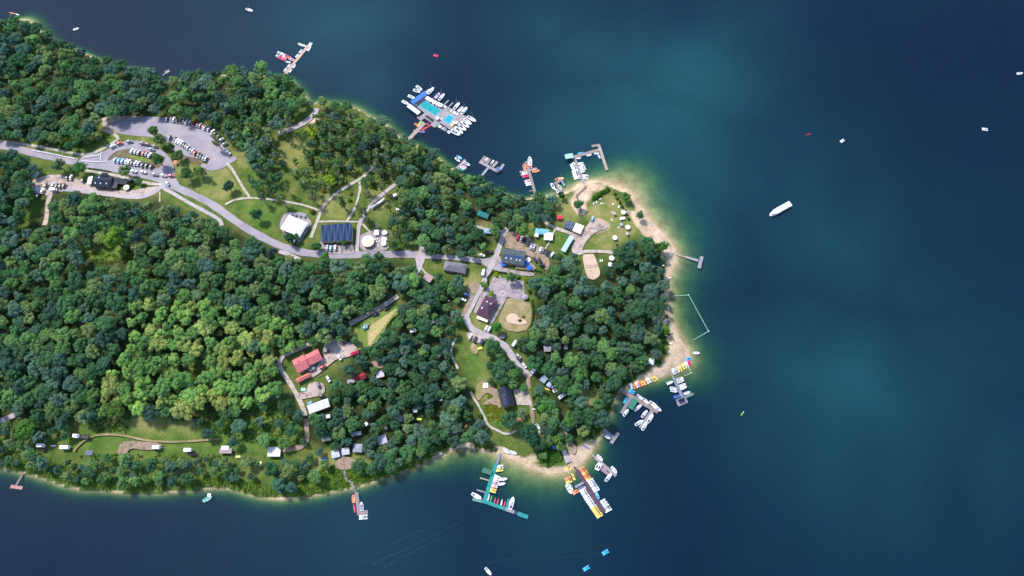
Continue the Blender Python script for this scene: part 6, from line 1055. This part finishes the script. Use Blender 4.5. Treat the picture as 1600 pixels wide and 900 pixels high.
for zi, (place, poly, sp, (s0, s1), wts) in enumerate(ZONES):
    pa = np.array(poly, float); lo = pa.min(0); hi = pa.max(0); pts = []
    rng = np.random.default_rng(zi+20); tries = rng.uniform(lo, hi, (int((hi-lo).prod()/sp/sp*16), 2)); tries = tries[inside(tries, pa)]
    for q in tries:
        if not (-55 < q[0] < 1600): continue
        if any((q[0]-a)**2+(q[1]-b)**2 < (sp*.93)**2 for a, b in pts): continue
        ix, iy = int(q[0])+200, int(min(max(q[1], 0), 899))
        if KEEP[iy, ix]: continue
        if any(inside(q[None], np.array(e, float))[0] for e in EXCL): continue
        s = rng.uniform(s0, s1); rp = 4.8*s/.45
        k = sum(KEEP[int(min(max(q[1]+rp*.75*math.sin(a), 0), 899)), int(min(max(q[0]+rp*.75*math.cos(a), -199), 1690))+200] for a in np.arange(0, 6.28, .79))
        if k >= 2: s *= .8
        if k >= 4: s *= .75
        if k >= 6: continue
        bx, by, _ = G(q[0], q[1], 14*s*.6)
        if hz(bx, by) < .35: continue
        pts.append((q[0], q[1])); ti = int(rng.choice(6, p=np.array(wts)/sum(wts))); 
        if zi == 2 and inside(q[None], BRIGHT)[0]: ti = int(rng.choice(6, p=(.03, .27, .4, .22, .05, .03)))
        cand.append((q[0], q[1], s, ti, zi, (1.45 if zi == 2 and inside(q[None], BRIGHT)[0] else 1)*rng.uniform(.80, 1.22)*rng.uniform(.95, 1.05, 3)))
    if zi in (0, 2, 5, 7, 11, 3):
        big = np.array(pts); q2 = rng.uniform(lo, hi, (1500 if zi == 2 else 500, 2)); q2 = q2[inside(q2, pa)]
        for q in q2:
            if not (-55 < q[0] < 1600) or KEEP[int(min(max(q[1], 0), 899)), int(q[0])+200] or any(inside(q[None], np.array(e, float))[0] for e in EXCL): continue
            if np.min(np.hypot(*(big-q).T)) < 8.5: continue
            bx, by, _ = G(q[0], q[1], 5)
            if hz(bx, by) < .4: continue
            big = np.vstack([big, q]); ti = int(rng.choice(6, p=np.array(wts)/sum(wts)))
            if zi == 2 and inside(q[None], BRIGHT)[0]: ti = int(rng.choice(6, p=(.03, .27, .4, .22, .05, .03)))
            cand.append((q[0], q[1], rng.uniform(.38, .62), ti, zi, (1.45 if zi == 2 and inside(q[None], BRIGHT)[0] else 1)*rng.uniform(.80, 1.22)*rng.uniform(.95, 1.05, 3)))
L, R, Hh = PROT['broad']
def showing(c): return -c[1] + (300 if not (0 <= c[0] <= 1600) else 0)
cand.sort(key=lambda c: -(c[2]*1.0*(1+(c[1]-450)/1600))+(10 if not (0 <= c[0]) else 0))
IND = 300-sum(1 for s in SINGLE if s[2] > .1)
ARCH = {0: 'dark green', 1: 'mid green', 2: 'light green', 3: 'yellowish green', 4: 'grey green', 5: 'bluish green'}
SV, SL, ST_ = [], [], []
for n, (px, py, s, ti, zi, jit) in enumerate(cand):
    col = tuple(np.array(TINTS[ti][0])*jit*LEAFGAIN*np.array((1.12, 1.03, .84) if zi == 2 and inside(np.array([(px, py)]), BRIGHT)[0] else (.95, .98, 1.05))); kind = 'pine' if (ti == 5 and zi in (7, 11, 8) and n % 3 == 0) else 'broad'
    if n < IND:
        place = ZONES[zi][0]; tree("broadleaf_tree" if kind == 'broad' else 'pine_tree', px, py, s*(1.1 if kind == 'pine' else 1), col, f"{ARCH[ti]} {'round-crowned tree' if kind == 'broad' else 'pointed pine'} in {place}", 'tree', kind, f'trees of {place}')
    else:
        V, lv = L[n % len(L)][2]; x, y, z = G(px, py, Hh*s*.6); z = max(hz(x, y), 0); a = random.uniform(0, 6.28); ca, sa = math.cos(a), math.sin(a)
        W = np.stack([(V[:, 0]*ca-V[:, 1]*sa)*s+x, (V[:, 0]*sa+V[:, 1]*ca)*s+y, V[:, 2]*s+z], 1); SV.append(W); SL.append(lv); ST_.append(np.tile(col, (len(W), 1)))
print('TREES', len(cand), 'individual', IND)
if SV:
    V = np.vstack(SV); me = leaf_mesh('forest', V, np.arange(len(V)).reshape(-1, 3), np.concatenate(SL), M['leafs'], np.vstack(ST_)); tag(mobj('forest', me), 'dense broadleaf forest of mixed greens filling the peninsula between the clearings', 'forest', kind='stuff')
# undergrowth and reeds: low leafy cover that nobody could count
UG = [([(0,700),(60,712),(130,742),(190,752),(260,752),(330,745),(400,755),(450,765),(500,745),(560,735),(640,712),(690,694),(700,702),(640,730),(575,752),(480,772),(410,772),(330,758),(250,766),(150,762),(70,742),(0,726)], 1100, 1.1, (.12, .20, .035)),
 ([(100,690),(330,690),(470,640),(475,700),(330,720),(110,716)], 260, .8, (.08, .145, .03)), ([(230,645),(440,630),(470,650),(400,680),(240,675)], 200, .9, (.08, .15, .03)),
 ([(500,735),(560,722),(600,735),(545,760),(500,762)], 120, .9, (.10, .18, .02)), ([(740,690),(775,700),(780,705),(745,698)], 40, .7, (.1, .17, .03)), ([(930,590),(1000,585),(975,602),(955,620),(925,615)], 120, .9, (.06, .13, .02)),
 ([(920,600),(955,620),(945,660),(930,680),(905,690),(890,650)], 170, 1.0, (.055, .115, .02)), ([(840,700),(875,690),(880,715),(855,728),(845,722)], 90, .9, (.055, .14, .02)), ([(285,566),(335,572),(330,585),(290,588)], 30, .5, (.12, .18, .03)),
 ([(120,395),(215,392),(205,410),(150,412)], 50, .7, (.11, .16, .02)), ([(130,650),(320,650),(330,678),(160,680)], 150, .7, (.08, .14, .025)), ([(480,655),(560,700),(700,690),(720,600),(600,560),(540,600)], 260, .8, (.04, .085, .02)),
 ([(560,180),(640,240),(620,300),(480,290),(490,200)], 200, .7, (.045, .085, .025)), ([(60,212),(160,200),(175,212),(120,232),(70,226)], 120, .8, (.06, .12, .02)), ([(0,30),(50,36),(60,50),(0,60)], 30, .9, (.08, .15, .02)),
 ([(1034,470),(1048,520),(1035,560),(1025,540)], 30, .7, (.05, .11, .02)), ([(640,245),(740,290),(860,312),(860,325),(740,305),(640,260)], 160, .9, (.045, .095, .025)), ([(420,118),(470,140),(480,160),(460,165),(420,130)], 60, 1.0, (.05, .11, .02)),
 ([(756,622),(782,612),(785,640),(760,645)], 60, .4, (.20, .21, .02)), ([(758,638),(784,634),(786,655),(766,660)], 50, .45, (.18, .2, .02)), ([(830,560),(870,560),(900,600),(880,630),(845,600)], 90, .9, (.04, .095, .02))]
C, RR, TT = [], [], []
rng = np.random.default_rng(5)
for poly, n, r0, t in UG:
    pa = np.array(poly, float); q = rng.uniform(pa.min(0), pa.max(0), (n*3, 2)); q = q[inside(q, pa)][:n]
    for a, b in q:
        if KEEP[int(min(max(b, 0), 899)), int(a)+200] and t[0] < .17: continue
        x, y, z = G(a, b, 0)
        if hz(x, y) < .25: continue
        for k in range(3): C.append((x+rng.normal(0, .9), y+rng.normal(0, .9), z+r0*.25)); RR.append(r0*rng.uniform(.5, 1.15)); TT.append(np.array(t)*rng.uniform(.75, 1.3))
C = np.array(C); RR = np.array(RR); V, F, lv = leafcloud(C, RR, 30, .36, rng); TT = np.repeat(np.array(TT), 90, 0)
tag(mobj('undergrowth', leaf_mesh('undergrowth', V, F, lv, M['leafs'], TT)), 'bright green undergrowth and low scrub along the shores and clearings', 'undergrowth', kind='stuff')
for a, C_, R_, c, label in HEDGES:
    V, F, lv = leafcloud(C_, R_, 40, .3, RNG); o = mobj('hedge', leaf_mesh('hedge', V, F, lv, M['leaf']), None, c); o.location = a; tag(o, label, 'hedge')
# ------------------------------------------------------------------ sky, sun, added shade clouds, camera
w = bpy.data.worlds.new('World'); sc.world = w; w.use_nodes = True; nt = w.node_tree; sky = N(nt, 'ShaderNodeTexSky', sky_type='NISHITA')
sky.sun_disc = False; sky.sun_elevation = math.radians(SUN_EL); sky.sun_rotation = math.radians(SUN_ROT); sky.air_density = 1.0; sky.dust_density = .6; sky.ozone_density = 1.5
nt.links.new(sky.outputs[0], nt.nodes['Background'].inputs[0]); nt.nodes['Background'].inputs[1].default_value = SKY_S
SD = np.array([math.sin(math.radians(SUN_ROT))*math.cos(math.radians(SUN_EL)), math.cos(math.radians(SUN_ROT))*math.cos(math.radians(SUN_EL)), math.sin(math.radians(SUN_EL))])
l = bpy.data.lights.new('sun', 'SUN'); l.energy = SUN_S; l.angle = math.radians(SUN_ANG); l.color = (1, .955, .90); so = bpy.data.objects.new('sun', l); COL.objects.link(so)
from mathutils import Vector
so.rotation_euler = Vector(SD).to_track_quat('Z', 'Y').to_euler()
if SHADE_CLOUDS:
    m = bpy.data.materials.new('shade_cloud_vapour'); m.use_nodes = True; nt = m.node_tree; nt.nodes.remove(nt.nodes['Principled BSDF']); v = N(nt, 'ShaderNodeVolumePrincipled'); v.inputs['Color'].default_value = (.6, .62, .66, 1); v.inputs['Density'].default_value = .0045; v.inputs['Anisotropy'].default_value = -.2
    nt.links.new(v.outputs[0], nt.nodes['Material Output'].inputs['Volume'])
    for k, (px, py, rx, ry, th, lb) in enumerate(SHADE_CLOUDS):
        x, y = G0(px, py); hh = 1500+60*k; c = np.array((x, y, 0))+SD*hh/SD[2]
        bm = bmesh.new(); bmesh.ops.create_icosphere(bm, subdivisions=4, radius=1)
        for q in bm.verts:
            a = math.atan2(q.co.y, q.co.x); s = 1+.16*math.sin(2*a+k)+.10*math.sin(5*a+2*k)+.06*math.sin(9*a+k*3); q.co.x *= rx*s; q.co.y *= ry*s; q.co.z *= th*(1+.15*math.sin(4*a))
        me = bpy.data.meshes.new('shade_cloud'); bm.to_mesh(me); bm.free(); me.materials.append(m); o = mobj('shade_cloud', me); o.location = c; o['kind'] = 'structure'
cam = bpy.data.cameras.new('camera'); cam.sensor_width = 36; cam.lens = 36*FPX/1600; cam.clip_end = 20000; cam.clip_start = 1; co = bpy.data.objects.new('camera', cam); COL.objects.link(co); co.location = (0, 0, H); co.rotation_euler = (TILT, 0, 0); sc.camera = co
sc.view_settings.view_transform = 'Standard'; sc.view_settings.look = 'None'; sc.view_settings.gamma = 1; sc.view_settings.use_curve_mapping = False; sc.view_settings.exposure = EXPO
sc.cycles.max_bounces = 6; sc.cycles.diffuse_bounces = 2; sc.cycles.glossy_bounces = 2; sc.cycles.transmission_bounces = 3; sc.cycles.transparent_max_bounces = 8; sc.cycles.volume_bounces = 0; sc.cycles.use_fast_gi = False
print('OBJECTS', len(bpy.data.objects), 'DEPTHCHK', proj(*GW(400, 300, 0)))
